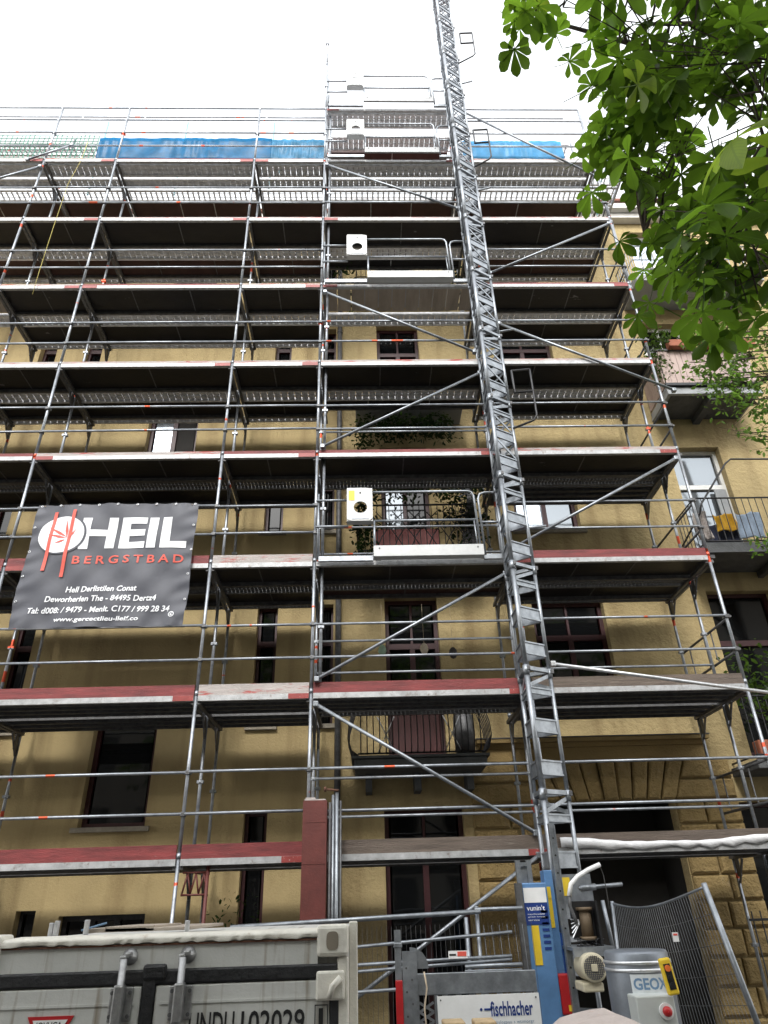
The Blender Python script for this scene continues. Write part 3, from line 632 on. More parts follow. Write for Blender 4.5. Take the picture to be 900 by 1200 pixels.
def bay(i, k):
    x0, x1 = XB[i] + .03, XB[i + 1] - .03; L = round(x1 - x0, 3); z = LV(k)
    tower = i == 4
    rows = [('ply', .05, .60), ('grate', .66, .97), ('ply', 1.02, 1.42), ('grate', 1.45, 1.62)]
    if k == 1: rows = [('steel', .05, .68), ('steel', .80, 1.40)]
    if k == 2: rows = [('steel', .05, .68), ('steel', .80, 1.55)]
    if k == 8: rows = [('grate', .05, .34), ('grate', .40, .62), ('open', .68, .97), ('plyred', 1.02, 1.55)]
    if k == 7: rows = [('ply', .05, .60), ('grate', .66, .97), ('plyred', 1.02, 1.42), ('grate', 1.45, 1.62)]
    if k == 4 and i == 5: rows = [('ply', .05, .60), ('grate', .66, .97), ('steel', 1.0, 1.5), ('grate', 1.52, 1.64)]
    if k == 6 and i in (0, ): rows = [('plank', .05, .62), ('grate', .66, .97)]
    if tower:
        rows = {1: rows, 2: [('steel', .05, .68), ('grate', .72, 1.0)], 3: [('ply', .05, .6), ('grate', .66, .9), ('plyred', .95, 1.18)], 4: [('ply', .05, .6), ('grate', .66, 1.0)],
                5: [('ply', .05, .6), ('grate', .66, .97), ('ply', 1.02, 1.2)], 6: [('plank', .05, .62), ('grate', .68, 1.0)], 7: rows[:2] + [('ply', 1.02, 1.2)], 8: rows, 9: [('grate', .05, .4), ('grate', .62, .98), ('plyred', 1.04, 1.5)]}[k]
    for (kd, a, b) in rows:
        d = round(b - a, 3); loc = (x0, a, z - .04)
        if kd in ('ply', 'plyred'):
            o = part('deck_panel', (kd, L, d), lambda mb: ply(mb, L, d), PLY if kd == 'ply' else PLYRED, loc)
            ns = (1 if rnd.random() < .5 else 2) if L > 2 else rnd.choice((0, 1, 1))
            for q in range(ns):
                f = (q + 1) / (ns + 1) + rnd.uniform(-.05, .05); part('deck_seam', ('seam', d), lambda mb: seam(mb, d), EDGE if k > 3 else GDARK, (x0 + L * f, a, z - .041), o)
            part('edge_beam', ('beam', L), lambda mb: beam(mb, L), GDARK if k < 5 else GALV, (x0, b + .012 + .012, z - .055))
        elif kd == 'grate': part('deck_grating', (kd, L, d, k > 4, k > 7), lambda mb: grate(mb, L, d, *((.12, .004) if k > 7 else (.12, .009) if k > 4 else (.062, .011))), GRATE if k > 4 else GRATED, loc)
        elif kd == 'open': part('deck_grating', (kd, L, d), lambda mb: gratebars(mb, L, d), GRATE, loc)
        elif kd == 'steel': part('steel_deck', (kd, L, d), lambda mb: steelplank(mb, L, d), GDARK, loc)
        elif kd == 'plank':
            n = int(L / .256)
            for q in range(n): part('plank', (kd, L, d, n), lambda mb: mb.box(.009, L / n - .009, 0, d, 0, .03), PLANKW, (x0 + L * q / n, a, z - .04 + rnd.uniform(-.002, .002)))
    # front edge profile with red tips
    e = part('deck_edge', ('edge', L), lambda mb: mb.box(0, L, -.012, .045, -.078, -.004), EDGE, (x0, -.02, z))
    if rnd.random() < .75:
        s = rnd.choice((0, L - .28)); part('red_mark', 'tip', lambda mb: mb.box(0, .28, -.002, .001, -.076, -.006), REDTIP, (x0 + s, -.035, z), e)
    gates = tower and k in (3, 6, 8, 9)
    if not gates:
        tm = TOE.get((k, i)) or rnd.choice((TOERED, TOEWORN, TOEWORN))
        th_ = {1: .16, 2: .15, 3: .135, 4: .065, 5: .055, 6: .045, 7: .035, 8: .05, 9: .04}[k]
        part('toe_board', ('toe', L, tm.name, k), lambda mb: mb.box(0, L, -.015, .015, 0, th_), tm, (x0, -.012, z - .005))
        for h in (.5, 1.0):
            part('guardrail', ('rail', XB[i], XB[i + 1]), lambda mb: mb.tube((0, 0, 0), (XB[i + 1] - XB[i] - .04, 0, 0), .019, 8), RAIL, (XB[i] + .02, -.035, z + h + rnd.uniform(-.01, .01)))
TOE = {(1, 0): TOERED, (1, 1): TOERED, (1, 2): TOERED, (1, 3): TOERED, (1, 4): TOEWOOD, (1, 5): TOEWOOD, (2, 0): TOERED, (2, 1): TOERED, (2, 2): TOERED, (2, 3): TOEWORN, (2, 4): TOERED, (2, 5): TOEWOOD,
       (3, 1): TOERED, (3, 2): TOERED, (3, 3): TOEWORN, (3, 5): TOERED, (4, 1): TOERED, (4, 2): TOEWORN, (4, 3): TOERED, (4, 4): TOERED, (4, 5): TOEWORN, (5, 2): TOEWORN, (5, 4): TOEWORN,
       (8, 1): TOEWORN, (8, 2): TOERED, (8, 3): TOEWORN}
for k in range(1, 9):
    for i in range(6): bay(i, k)
bay(4, 9)
# low rails on the first lift between the L1 deck and the street, and the upper safety rails above L8
for i in range(6):
    for z, y in ((LV(8) + 1.5, -.035), (LV(9) - .02, -.035), (LV(9) + .5, 1.66), (LV(9) + 1.0, 1.66), (LV(9) + .98, .76)):
        if i == 4 and y < .5: continue
        part('guardrail', ('rail', XB[i], XB[i + 1]), None, TEAL if y > .5 else RAIL, (XB[i] + .02, y, z))
    if i != 4:
        L = round(XB[i + 1] - XB[i] - .06, 3)
        part('deck_grating', ('open', L, .34), lambda mb: gratebars(mb, L, .34), GRATE, (XB[i] + .03, .80, LV(9) - .04)); part('deck_grating', ('open', L, .3), lambda mb: gratebars(mb, L, .3), GRATE, (XB[i] + .03, 1.18, LV(9) - .04))
    for k in (1, 2, 3, 4):    # inner rails
        if i == 4 or k < 3 and i == 5: part('guardrail', ('rail', XB[i], XB[i + 1]), None, GDARK, (XB[i] + .02, .74, LV(k) + .5))
        if i == 4: part('guardrail', ('rail', XB[i], XB[i + 1]), None, GDARK, (XB[i] + .02, .74, LV(k) + 1.0))
for i, x in enumerate(XB):
    for k in range(1, 9):
        z = LV(k)
        def trans(mb): mb.bar((-.04, 0, -.09), (-.04, 1.66, -.09), .045, .05); mb.bar((.04, 0, -.09), (.04, 1.66, -.09), .045, .05); mb.bar((0, .02, -.09), (0, .06, -.09), .08, .04); mb.bar((0, .74, -.09), (0, .80, -.09), .08, .04); mb.bar((0, 1.60, -.09), (0, 1.65, -.09), .08, .04)
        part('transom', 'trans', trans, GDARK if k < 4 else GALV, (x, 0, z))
        def gus(mb): mb.prism([(-.006, -.12), (.006, -.12), (.006, -.34), (-.006, -.34)], -.14, -.026); mb.bar((0, -.26, -.12), (0, -.03, -.42), .02, .03)
        for y in (.76, 1.66): part('gusset', 'gus', gus, GDARK, (x, y, z))
        for h in (.5, 1.0):
            if k < 8: part('coupler', 'cpl', lambda mb: mb.cbox(-.032, .032, -.05, .028, -.028, .028, .008), GDARK, (x, 0, z + h))
# top posts of the roof guard, turquoise
for x in (-6.2, -4.2, -2.4, -.6, .25, 5.2, 6.6, 7.5): part('guard_post', 'gp', lambda mb: mb.tube((0, 0, 0), (0, 0, 1.15), .022, 8), TEAL, (x, 1.66, LV(9) - .1))
for x in (-4.0, -2.0, .2): part('guard_post', 'gp2', lambda mb: mb.tube((0, 0, 0), (0, 0, 2.9), .022, 8), TEAL, (x, .85, LV(8)))
# end-of-scaffold side rails and loops at the right end
for k in range(1, 8):
    z = LV(k); x = XB[-1] + .05
    for h in (.5, 1.0): part('end_rail', ('end', h), lambda mb: mb.tube((0, -.03, 0), (0, 1.7, 0), .019, 8), GDARK, (x, 0, z + h))
    if k in (2, 1):
        for y in (.1, .9): part('rail_loop', 'loop', lambda mb: mb.path([(0, 0, .5), (0, 0, .08), (0, .04, .03), (0, .5, .03), (0, .55, .08), (0, .55, .5)], .012, 6), GDARK, (x, y, z + .48))
# end platform round the corner at L8
for (a, b) in ((.05, .55), (.6, 1.1), (1.15, 1.8)): part('deck_grating', ('open', .68, round(b - a, 2)), lambda mb: gratebars(mb, .68, b - a), GRATE, (7.72, a, LV(8) - .04))
part('deck_edge', 'edgeR', lambda mb: (mb.box(0, .72, -.012, .03, -.1, 0), mb.box(.70, .74, .03, 1.9, -.1, 0)), GALV, (7.7, -.02, LV(8)))
for (x, y) in ((8.4, 0), (8.4, 1.8)): part('guard_post', 'gp', None, TEAL, (x, y, LV(8)))
for h in (.5, 1.0): part('guardrail', ('rr', h), lambda mb: mb.path([(0, 0, 0), (.74, 0, 0), (.74, 1.8, 0)], .019, 8), TEAL, (7.66, 0, LV(8) + h))
# diagonal braces: bay ends and heights read off the photograph
def brace(p, q, m=GALV, r=.024, y=-.075): mb = MB(); mb.tube(p, q, r, 10); mb.cbox(p[0] - .035, p[0] + .035, p[1] - .03, p[1] + .05, p[2] - .035, p[2] + .035, .008); mb.cbox(q[0] - .035, q[0] + .035, q[1] - .03, q[1] + .05, q[2] - .035, q[2] + .035, .008); o = obj('brace', mb, m, SC); return o
for (p, q) in (((370, 825), (628, 976)), ((371, 796), (592, 672)), ((378, 523), (562, 437)), ((381, 342), (556, 412)), ((383, 193), (536, 244)), ((340, 1230), (632, 1002)),
               ((545, 132), (697, 206)), ((574, 320), (713, 262)), ((584, 379), (790, 457)), ((605, 640), (792, 537)), ((-40, 220), (47, 195)), ((32, 187), (84, 170))):
    a, b = at(*p, -.075), at(*q, -.075); brace(a, b)
a, b = at(648, 778, -.5), at(905, 812, -.12); brace(a, b, ALU)
# red lattice bracket near the lower left standard
mb = MB(); mb.tube((.06, .05, 2.22), (.36, .05, 2.22), .014, 6); mb.tube((.06, .05, 1.98), (.36, .05, 1.98), .014, 6)
for i in range(3): mb.tube((.07 + i * .1, .05, 1.99), (.12 + i * .1, .05, 2.21), .011, 6); mb.tube((.12 + i * .1, .05, 2.21), (.17 + i * .1, .05, 1.99), .011, 6)
mb.tube((.36, .05, 2.3), (.36, .05, .02), .022, 8); obj('lattice_bracket', mb, REDCOL, SC)
# nets and sheets lying on the roof-guard deck
def sheet(name, m, P, nx, nz, amp, seed):
    q = random.Random(seed); a = [q.uniform(0, 6) for _ in range(6)]; mb = MB(); A, B, C, D = [Vector(p) for p in P]
    for i in range(nx + 1):
        for j in range(nz + 1):
            u, v = i / nx, j / nz; p = (A * (1 - u) + B * u) * (1 - v) + (D * (1 - u) + C * u) * v
            n = amp * (.7 * math.sin(u * 90 + 5 * math.sin(u * 11)) * (.3 + v) + .9 * math.sin(u * 37 - 4 * v) + math.sin(u * 14 + a[0] + 3 * v) + .7 * math.sin(u * 31 + a[1]) * v + .5 * math.sin(v * 9 + a[2]))
            mb.v.append((p.x, p.y + n, p.z + n * .6 + q.uniform(-1, 1) * amp * .3))
    for i in range(nx):
        for j in range(nz): b = i * (nz + 1) + j; mb.f.append((b, b + 1, b + nz + 2, b + nz + 1)); mb.sm.append(True)
    o = obj(name, mb, m); sm = o.modifiers.new('thickness', 'SOLIDIFY'); sm.thickness = .006; return o
def net(name, m, x0, x1, y, z0, z1, st=.11):
    mb = MB(); n = int((x1 - x0) / st); k = int((z1 - z0) / st)
    for i in range(n + 1): x = x0 + (x1 - x0) * i / n; mb.tube((x, y, z0), (x, y + .03 * math.sin(i), z1), .012, 4, False)
    for j in range(k + 1): z = z0 + (z1 - z0) * j / k; mb.tube((x0, y, z), (x1, y, z), .010, 4, False)
    return obj(name, mb, m)
o = net('safety_net', NETG, -7.6, -4.05, .72, LV(9) - .9, LV(9) + .1); tag(o, 'green safety net along the top left of the scaffold', 'safety net', kind=None)
def tarp(m, x0, x1, dz0, dz1, seed, lb):
    n = int((x1 - x0) * 45); tag(sheet('tarpaulin', m, ((x0, .74, LV(9) + dz0), (x1, .74, LV(9) + dz0), (x1, .70, LV(9) + dz1), (x0, .70, LV(9) + dz1)), n, 6, .009, seed), lb, 'tarpaulin')
tarp(TARPB, -4.0, .2, -.85, -.02, 4, 'bright blue tarpaulin on the top lift between two left standards')
tarp(TARPL, .2, 1.5, -.85, -.06, 5, 'faded pale blue tarpaulin on the top lift just left of the hoist tower')
tarp(TARPL, 4.9, 7.4, -.75, -.1, 9, 'pale blue tarpaulin on the top lift right of the hoist mast')
# yellow rope hanging at upper left
mb = MB(); mb.path([at(*p, -.1) for p in ((103, 166), (95, 188), (80, 215), (62, 268), (46, 318), (38, 345))], .005, 5); tag(obj('rope', mb, mat('yellow_rope', (.5, .42, .12), .8)), 'thin yellow rope hanging at the upper left of the scaffold', 'rope')
# white plastic strip along L1
mb = MB(); n = 40; pts = []
for i in range(n + 1):
    u = i / n; x = 4.72 + (7.62 - 4.72) * u; s = .10 * (1 - u) + .02 * math.sin(u * 9); zt = LV(1) + .07 - .06 * math.sin(u * 3.14) + .006 * math.sin(u * 17)
    h = .055 + .02 * math.sin(u * 7 + 1) * (1 - u) + .006 * math.sin(u * 61)
    mb.v += [(x, -.05, zt + h * .6), (x, -.064 - .010 * math.sin(u * 40 + 3 * math.sin(u * 13)), zt), (x, -.056 - .006 * math.sin(u * 70), zt - h + .012 * math.sin(u * 47 + 2 * math.sin(u * 9)))]
for i in range(n):
    for j in range(2): b = i * 3 + j; mb.f.append((b, b + 1, b + 4, b + 3)); mb.sm.append(True)
o = obj('plastic_sheet', mb, PLASTIC); o.modifiers.new('thickness', 'SOLIDIFY').thickness = .006; tag(o, 'white plastic sheeting rolled along the lowest deck edge right of the mast', 'plastic sheet')
# hanging eggs
for (p, m, lb) in (((448, 762), GREENEGG, 'pale green egg ornament hanging left of the balcony door'), ((497, 760), CREAMEGG, 'cream egg ornament hanging before the balcony door'), ((531, 765), DARKEGG, 'dark egg ornament hanging right of the balcony door')):
    c = at(*p, 1.5); t = thing('egg_ornament', lb, 'ornament', c, 'egg ornaments on cords')
    mb = MB(); mb.lathe([(.004, -.10), (.045, -.08), (.07, -.02), (.06, .045), (.03, .085), (.004, .10)], c, 14); obj('egg', mb, m, t)
    mb = MB(); mb.tube((c.x, c.y, c.z + .1), (c.x, c.y, LV(3) - .1), .003, 4); obj('cord', mb, CORD, t)

# ------------------------------------------------------------------ hoist landing gates
def gate(k, lab):
    z = LV(k); y = -.12; t = thing('landing_gate', lab, 'hoist gate', (1.6, y, z), 'hoist landing gates of the tower bay')
    r = .019
    for h in (.55, 1.02): mb = MB(); mb.tube((1.58, y, z + h), (2.09, y, z + h), r, 8); obj('rail', mb, GALV, t)
    mb = MB(); mb.tube((1.62, y + .02, z + .0), (1.62, y + .02, z + 1.15), .016, 8); obj('post', mb, GALV, t)
    # control box with round window
    bx0, bx1, bz0, bz1 = 2.07, 2.47, z + .56, z + 1.15
    mb = MB(); mb.holeplate(bx0, bx1, bz0, bz1, y - .16, y - .145, 2.28, z + .80, .105)
    mb.box(bx0, bx0 + .012, y - .1449, y - .03, bz0, bz1); mb.box(bx1 - .012, bx1, y - .1449, y - .03, bz0, bz1); mb.box(bx0 + .012, bx1 - .012, y - .1449, y - .03, bz1 - .012, bz1); mb.box(bx0 + .012, bx1 - .012, y - .1449, y - .03, bz0, bz0 + .012)
    cb = obj('control_box', mb, GATEW, t)
    mb = MB(); mb.cyl((2.28, y - .164, bz1 - .09), (0, 1, 0), .014, .01, 10); obj('screw', mb, BLACK, cb)
    mb = MB(); mb.box(bx0 + .08, bx1 - .06, y - .168, y - .1605, bz0 + .03, bz0 + .055); obj('lip', mb, GALV, cb)
    if k == 3: mb = MB(); mb.box(bx0 + .03, bx0 + .12, y - .164, y - .1605, bz0 + .36, bz1 - .05); obj('label', mb, YEL, cb)
    # swinging gate: rounded tube frame
    def loop(xa, xb, yy, left=True, right=True):
        p = []
        if left: p += [(xa, yy, z + .12), (xa, yy, z + 1.09), (xa + .03, yy, z + 1.12)] if not right else [(xa, yy, z + .12), (xa, yy, z + 1.02), (xa + .03, yy, z + 1.09), (xa + .1, yy, z + 1.12)]
        else: p += [(xa, yy, z + 1.12)]
        if right: p += [(xb - .1, yy, z + 1.12), (xb - .03, yy, z + 1.09), (xb, yy, z + 1.02), (xb, yy, z + .02)]
        else: p += [(xb, yy, z + 1.12)]
        return p
    mb = MB(); mb.path([(2.49, y - .07, z + .1), (2.49, y - .07, z + .60)], r, 8); mb.path([(2.48, y - .07, z + 1.12), (3.98, y - .07, z + 1.12), (4.04, y - .07, z + 1.10), (4.075, y - .07, z + 1.03), (4.10, y - .07, z + .1)], r, 8); mb.tube((2.48, y - .07, z + .60), (4.09, y - .07, z + .60), r, 8); mb.tube((2.55, y - .07, z + .12), (4.1, y - .07, z + .12), r, 8)
    mb.tube((4.06, y - .07, z + .1), (4.04, y - .07, z + .62), .012, 6)
    obj('gate_frame', mb, GALV, t)
    mb = MB(); mb.path([(4.17, y - .02, z + .02), (4.15, y - .02, z + 1.0), (4.18, y - .02, z + 1.09), (4.26, y - .02, z + 1.12), (4.62, y - .02, z + 1.12)], r, 8); mb.tube((4.15, y - .02, z + .58), (4.6, y - .02, z + .58), r, 8); obj('side_frame', mb, GALV, t)
    mb = MB(); mb.cbox(2.47, 4.14, y - .12, y - .08, z - .035, z + .15, .008); mb.box(2.47, 4.14, y - .0795, y + .02, z - .03, z - .018) if k < 8 else None; obj('sill_plate', mb, GATEW if k < 8 else GATED, t)
    for x in (2.56, 4.05): mb = MB(); mb.cyl((x, y - .124, z + .1), (0, 1, 0), .012, .01, 8); obj('bolt', mb, GDARK, t)
    for xa, xb in ((1.64, 2.46), (4.15, 4.6)): mb = MB(); mb.box(xa, xb, y - .02, y + .03, z - .05, z + .03); obj('edge_plate', mb, GALV, t)
gate(3, 'lowest hoist landing gate with a yellow label on its white box')
gate(6, 'hoist landing gate before the pale planked platform at mid height')
gate(8, 'second highest hoist landing gate with white box')
gate(9, 'topmost hoist landing gate against the sky')

# ------------------------------------------------------------------ hoist
HO = thing('material_hoist', 'galvanised lattice hoist mast with blue drive unit rising above the scaffold', 'hoist', (4.55, -.6, 0))
MF, MR, ML = Vector((4.40, -.78, 0)), Vector((4.755, -.575, 0)), Vector((4.40, -.37, 0))
MX0, MX1, MY0, MY1 = 4.40, 4.755, -.78, -.37
SEC = 1.5
def face_plate(mb, A, B, h):
    """plate with two folded flanges between the chords A and B (section local)"""
    d = (B - A).normalized(); n = Vector((d.y, -d.x, 0)); a = A + d * .03; b = B - d * .03
    up = Vector((0, 0, 1)); m0, m1 = a + up * (h / 2), b + up * (h / 2)
    mb.bar(m0, m1, .010, h)
    for z in (.010, h - .010): mb.bar(a + up * z + n * .0125, b + up * z + n * .0125, .014, .02)
FACES = [(MF, MR), (ML, MF), (MR, ML)]
for sct in range(0, 17):
    zb = sct * SEC - .1
    s = MB()
    for A, B in FACES: s.bar(A + Vector((0, 0, zb + .03)), B + Vector((0, 0, zb + .03)), .05, .05)
    so = obj('mast_section', s, GALV, HO)
    for q, P_ in enumerate((MF, MR, ML)):
        r_ = .034 if q == 0 else .027
        part('chord', ('chord', r_), lambda mb: mb.path([(0, 0, .004), (0, 0, 1.496)], r_, 10), GALV, (P_.x, P_.y, zb), so)
        part('joint', ('joint', r_), lambda mb: mb.path([(0, 0, -.06), (0, 0, .06)], r_ + .010, 10), GALV, (P_.x, P_.y, zb), so)
        part('joint_bolt', 'jb', lambda mb: mb.cbox(-.018, .018, -.045, -.02, -.03, .03, .005), GDARK, (P_.x + .03, P_.y - .01, zb + .02), so)
    for z, h in ((.22, .175), (.72, .175), (1.20, .09)):
        for q, (A, B) in enumerate(FACES): part('plate', ('pl', q, h), lambda mb: face_plate(mb, A - MF, B - MF, h), GALV, (MF.x, MF.y, zb + z), so)
    for q, (A, B) in enumerate(FACES):
        up = Vector((0, 0, 1)); d = MB(); d.bar(A + up * (zb + 1.30), B + up * (zb + 1.48), .012, .045); obj('diagonal', d, GALV, so)
        if sct > 4:
            d = MB(); d.bar(B + up * (zb + .40), A + up * (zb + .72), .012, .035); obj('diagonal', d, GALV, so)
            d = MB(); d.bar(B + up * (zb + .90), A + up * (zb + 1.20), .012, .035); obj('diagonal', d, GALV, so)
# gear rack, wall ties, cable guides
for k in (3, 5, 7, 9):
    c = MB(); z = LV(k) + .28; c.tube((MX0, MY1, z), (4.62, .0, z), .02, 8); c.tube((4.38, MY1 - .0, z), (5.05, MR.y + .04, z + .0), .02, 8); obj('wall_tie', c, GALV, HO)
for px, py in ((546, 45), (563, 160), (611, 447), (690, 1035)):
    if py > 900: continue
    p = at(px, py, -.75); x, z = p.x, p.z; c = MB()
    c.path([(MX1, -.60, z - .85), (x + .1, -.75, z - .80), (x + .16, -.75, z - .7), (x + .17, -.75, z + .0), (x + .17, -.75, z + .26)], .018, 6)
    c.path([(x + .17, -.75, z + .26), (x - .14, -.75, z + .23), (x - .14, -.75, z - .24), (x + .17, -.75, z - .2)], .022, 6); obj('cable_guide', c, IRON, HO)
# drive unit (blue) with labels
def ap(px, py, Y): p = at(px, py, Y); return p
D0, D1 = ap(611, 1035, -1.1), ap(640, 1034, -1.1)
dz0, dz1 = ap(612, 1136, -1.1).z, D1.z
dx0, dx1 = D0.x, D1.x
mb = MB(); mb.cbox(dx0, dx1, -1.1, -.8, dz0 - .9, dz1, .012); du = obj('drive_unit', mb, BLUE, HO)
Hd = dz1 - dz0; Wd = dx1 - dx0
mb = MB(); mb.box(dx0 + .01, dx1 - .02, -1.106, -1.101, dz1 - Hd * .24, dz1 - Hd * .06); obj('data_label', mb, WHITE, du)
mb = MB(); mb.box(dx0 + .005, dx1 - .02, -1.106, -1.101, dz1 - Hd * .50, dz1 - Hd * .245); bl = obj('brand_label', mb, DBLUE, du)
text('lettering', 'vunin\'t', BWHITE, bl, dx0 + .025, dx1 - .05, dz1 - Hd * .335, dz1 - Hd * .27, -1.108, .01)
for q in range(3): text('lettering', ['maschinenbau', 'gmbh hoists', 'service'][q], BWHITE, bl, dx0 + .03, dx1 - (.06 if q < 2 else .12), dz1 - Hd * (.385 + q * .035), dz1 - Hd * (.365 + q * .035), -1.108)
mb = MB(); mb.box(dx0 + .05, dx0 + .13, -1.106, -1.101, dz0 + .03, dz1 - Hd * .51); obj('warning_label', mb, YEL, du)
for q in range(7): mb = MB(); zz = dz0 + .16 + q * .055; mb.box(dx1 - .1, dx1 - .03, -1.106, -1.101, zz, zz + .025); obj('vent', mb, DBLUE, du)
mb = MB(); mb.cbox(dx1 + .01, dx1 + .10, -1.0, -.80, dz0 - .9, dz1 + .12, .01); s2 = obj('side_cover', mb, BLUE, HO)
for za, zc_ in ((dz0 + .35, dz0 + .62), (dz1 - .16, dz1 - .04)): mb = MB(); mb.box(dx1 + .02, dx1 + .06, -1.006, -1.001, za, zc_); obj('warning_label', mb, YEL, s2)
mb = MB(); mb.box(dx1 + .04, dx1 + .13, -.99, -.78, dz0 - .2, dz0 + .3); obj('side_box', mb, mat('deep_blue', (.02, .07, .26), .4), HO)
a, b = ap(604, 1040, -1.12), ap(612, 1008, -1.12)
mb = MB(); mb.box(dx0 - .075, dx0 - .004, -1.14, -1.06, 0, ap(604, 1035, -1.1).z); obj('guide_post', mb, GDARK, HO)
z = ap(612, 1008, -1.0).z
mb = MB(); mb.box(dx0 - .02, dx0 + .03, -1.0, -.95, dz1 + .001, z); mb.box(dx0 + .10, dx0 + .15, -1.0, -.95, dz1 + .001, z); mb.box(dx0 + .03, dx0 + .10, -.97, -.955, dz1 + .001, z - .02); mb.box(dx0 + .031, dx0 + .099, -1.0, -.9705, z - .06, z - .02); tag(obj('guide_head', mb, GALV, HO), kind='stuff')
# heavy front upright from the platform to the mast
a, b = ap(645, 965, -1.13), ap(661, 1140, -1.13)
mb = MB(); mb.box(a.x - .032, a.x + .032, -1.16, -1.105, .1, a.z); mb.box(a.x - .034, a.x - .022, -1.175, -1.1605, .1, a.z - .02); mb.box(a.x + .022, a.x + .034, -1.175, -1.1605, .1, a.z - .02); up = obj('front_upright', mb, GALV, HO)
for q in range(9): mb = MB(); mb.cyl((a.x, -1.162, a.z - .15 - q * .17), (0, 1, 0), .010, .006, 8); obj('bolt', mb, BLACK, up)
mb = MB(); c = ap(663, 1163, -1.05); mb.cbox(c.x - .065, c.x + .055, -1.1, -.99, c.z - .18, c.z + .16, .012); rb = obj('end_buffer', mb, REDENAM, HO)
mb = MB(); mb.box(c.x + .0, c.x + .045, -1.105, -1.1005, c.z - .15, c.z - .1); obj('label', mb, YEL, rb)
# mounting plate with yellow sticker, lamp arm, winch, shelf, motor
c = ap(668, 1040, -.8); mb = MB(); mb.box(c.x - .12, c.x + .24, -.82, -.78, c.z - .16, c.z + .13); pl = obj('mounting_plate', mb, GALV, HO)
mb = MB(); mb.box(c.x - .10, c.x + .0, -.826, -.8205, c.z - .08, c.z + .10); obj('warning_label', mb, YEL, pl)
mb = MB(); mb.path([ap(*p, -1.3) for p in ((703, 1013), (690, 1019), (677, 1027), (669, 1036), (667, 1050))], .024, 10); la = obj('lamp_arm', mb, WHITE, HO)
mb = MB(); mb.path([ap(*p, -1.3) for p in ((667, 1046), (668, 1062), (672, 1072), (676, 1082))], .018, 8); obj('arm_joint', mb, GDARK, la)
mb = MB(); mb.path([ap(*p, -1.3) for p in ((702, 1013), (707, 1025), (711, 1045), (714, 1065))], .004, 4); obj('cable', mb, BLACK, la)
mb = MB(); mb.tube(ap(678, 1041, -1.2), ap(729, 1036, -1.2), .02, 8); mb.tube(ap(680, 1041, -1.2), ap(698, 1039, -1.2), .032, 8); obj('cross_tube', mb, GALV, HO)
c = ap(687, 1082, -1.25); mb = MB(); mb.cyl(c, (0, 0, 1), .06, .24, 16); mb.cyl(c + Vector((0, 0, .13)), (0, 0, 1), .085, .03, 16); mb.cyl(c - Vector((0, 0, .13)), (0, 0, 1), .085, .03, 16); obj('cable_winch', mb, mat('brown_winch', (.14, .10, .06), .6, .3), HO)
mb = MB(); mb.box(c.x - .13, c.x + .11, -1.2, -1.16, c.z - .14, c.z + .2); mb.box(c.x + .1, c.x + .12, -1.34, -1.1601, c.z - .2, c.z + .2); obj('winch_frame', mb, BLACK, HO)
mb = MB()
for q in range(9): pz = [c + Vector((rnd.uniform(-.15, .15), rnd.uniform(-.1, .05), rnd.uniform(-.24, -.12))) for _ in range(4)]; mb.path(pz, .008, 5)
tag(obj('cable_tangle', mb, BLACK, HO), kind='stuff')
mb = MB(); 
for q in range(5): mb.tube((c.x - .17, -1.3, c.z - .12 + q * .04), (c.x - .08, -1.28, c.z - .0 + q * .008), .006, 4)
tag(obj('hose_fan', mb, ALU, HO), kind='stuff')
a, b = ap(669, 1110, -1.35), ap(718, 1113, -1.35); mb = MB(); mb.box(a.x, b.x, -1.4, -.9, a.z - .03, a.z); mb.box(a.x, b.x, -1.42, -1.4005, a.z - .08, a.z + .0); obj('shelf', mb, GALV, HO)
m0 = ap(696, 1134, -1.55); mb = MB(); mb.lathe([(.002, -.01), (.115, -.01), (.125, 0), (.125, .02), (.118, .06), (.118, .3), (.1, .34)], (m0.x, -1.55, m0.z), 28, 'Y'); mo = obj('motor', mb, CREAM, HO)
mb = MB()
for q in range(-5, 6):
    h = math.sqrt(max(0, .1 ** 2 - (q * .018) ** 2))
    if h > .01: mb.box(m0.x + q * .018 - .004, m0.x + q * .018 + .004, -1.5635, -1.5605, m0.z - h, m0.z + h); mb.box(m0.x - h, m0.x + h, -1.566, -1.5638, m0.z + q * .018 - .003, m0.z + q * .018 + .003)
tag(obj('motor_grille', mb, GDARK, mo), kind='stuff')
mb = MB(); mb.cbox(m0.x - .03, m0.x + .03, -1.575, -1.5665, m0.z - .03, m0.z + .03, .003); obj('motor_cap', mb, CREAM, mo)
mb = MB(); mb.cbox(m0.x - .12, m0.x + .08, -1.52, -1.2, m0.z - .2, m0.z - .122, .015); obj('motor_foot', mb, CREAM, mo)
# posts behind the motor
mb = MB(); mb.tube(ap(706, 1055, -1.0), ap(724, 1135, -1.0), .022, 8); obj('rear_post', mb, GALV, HO)

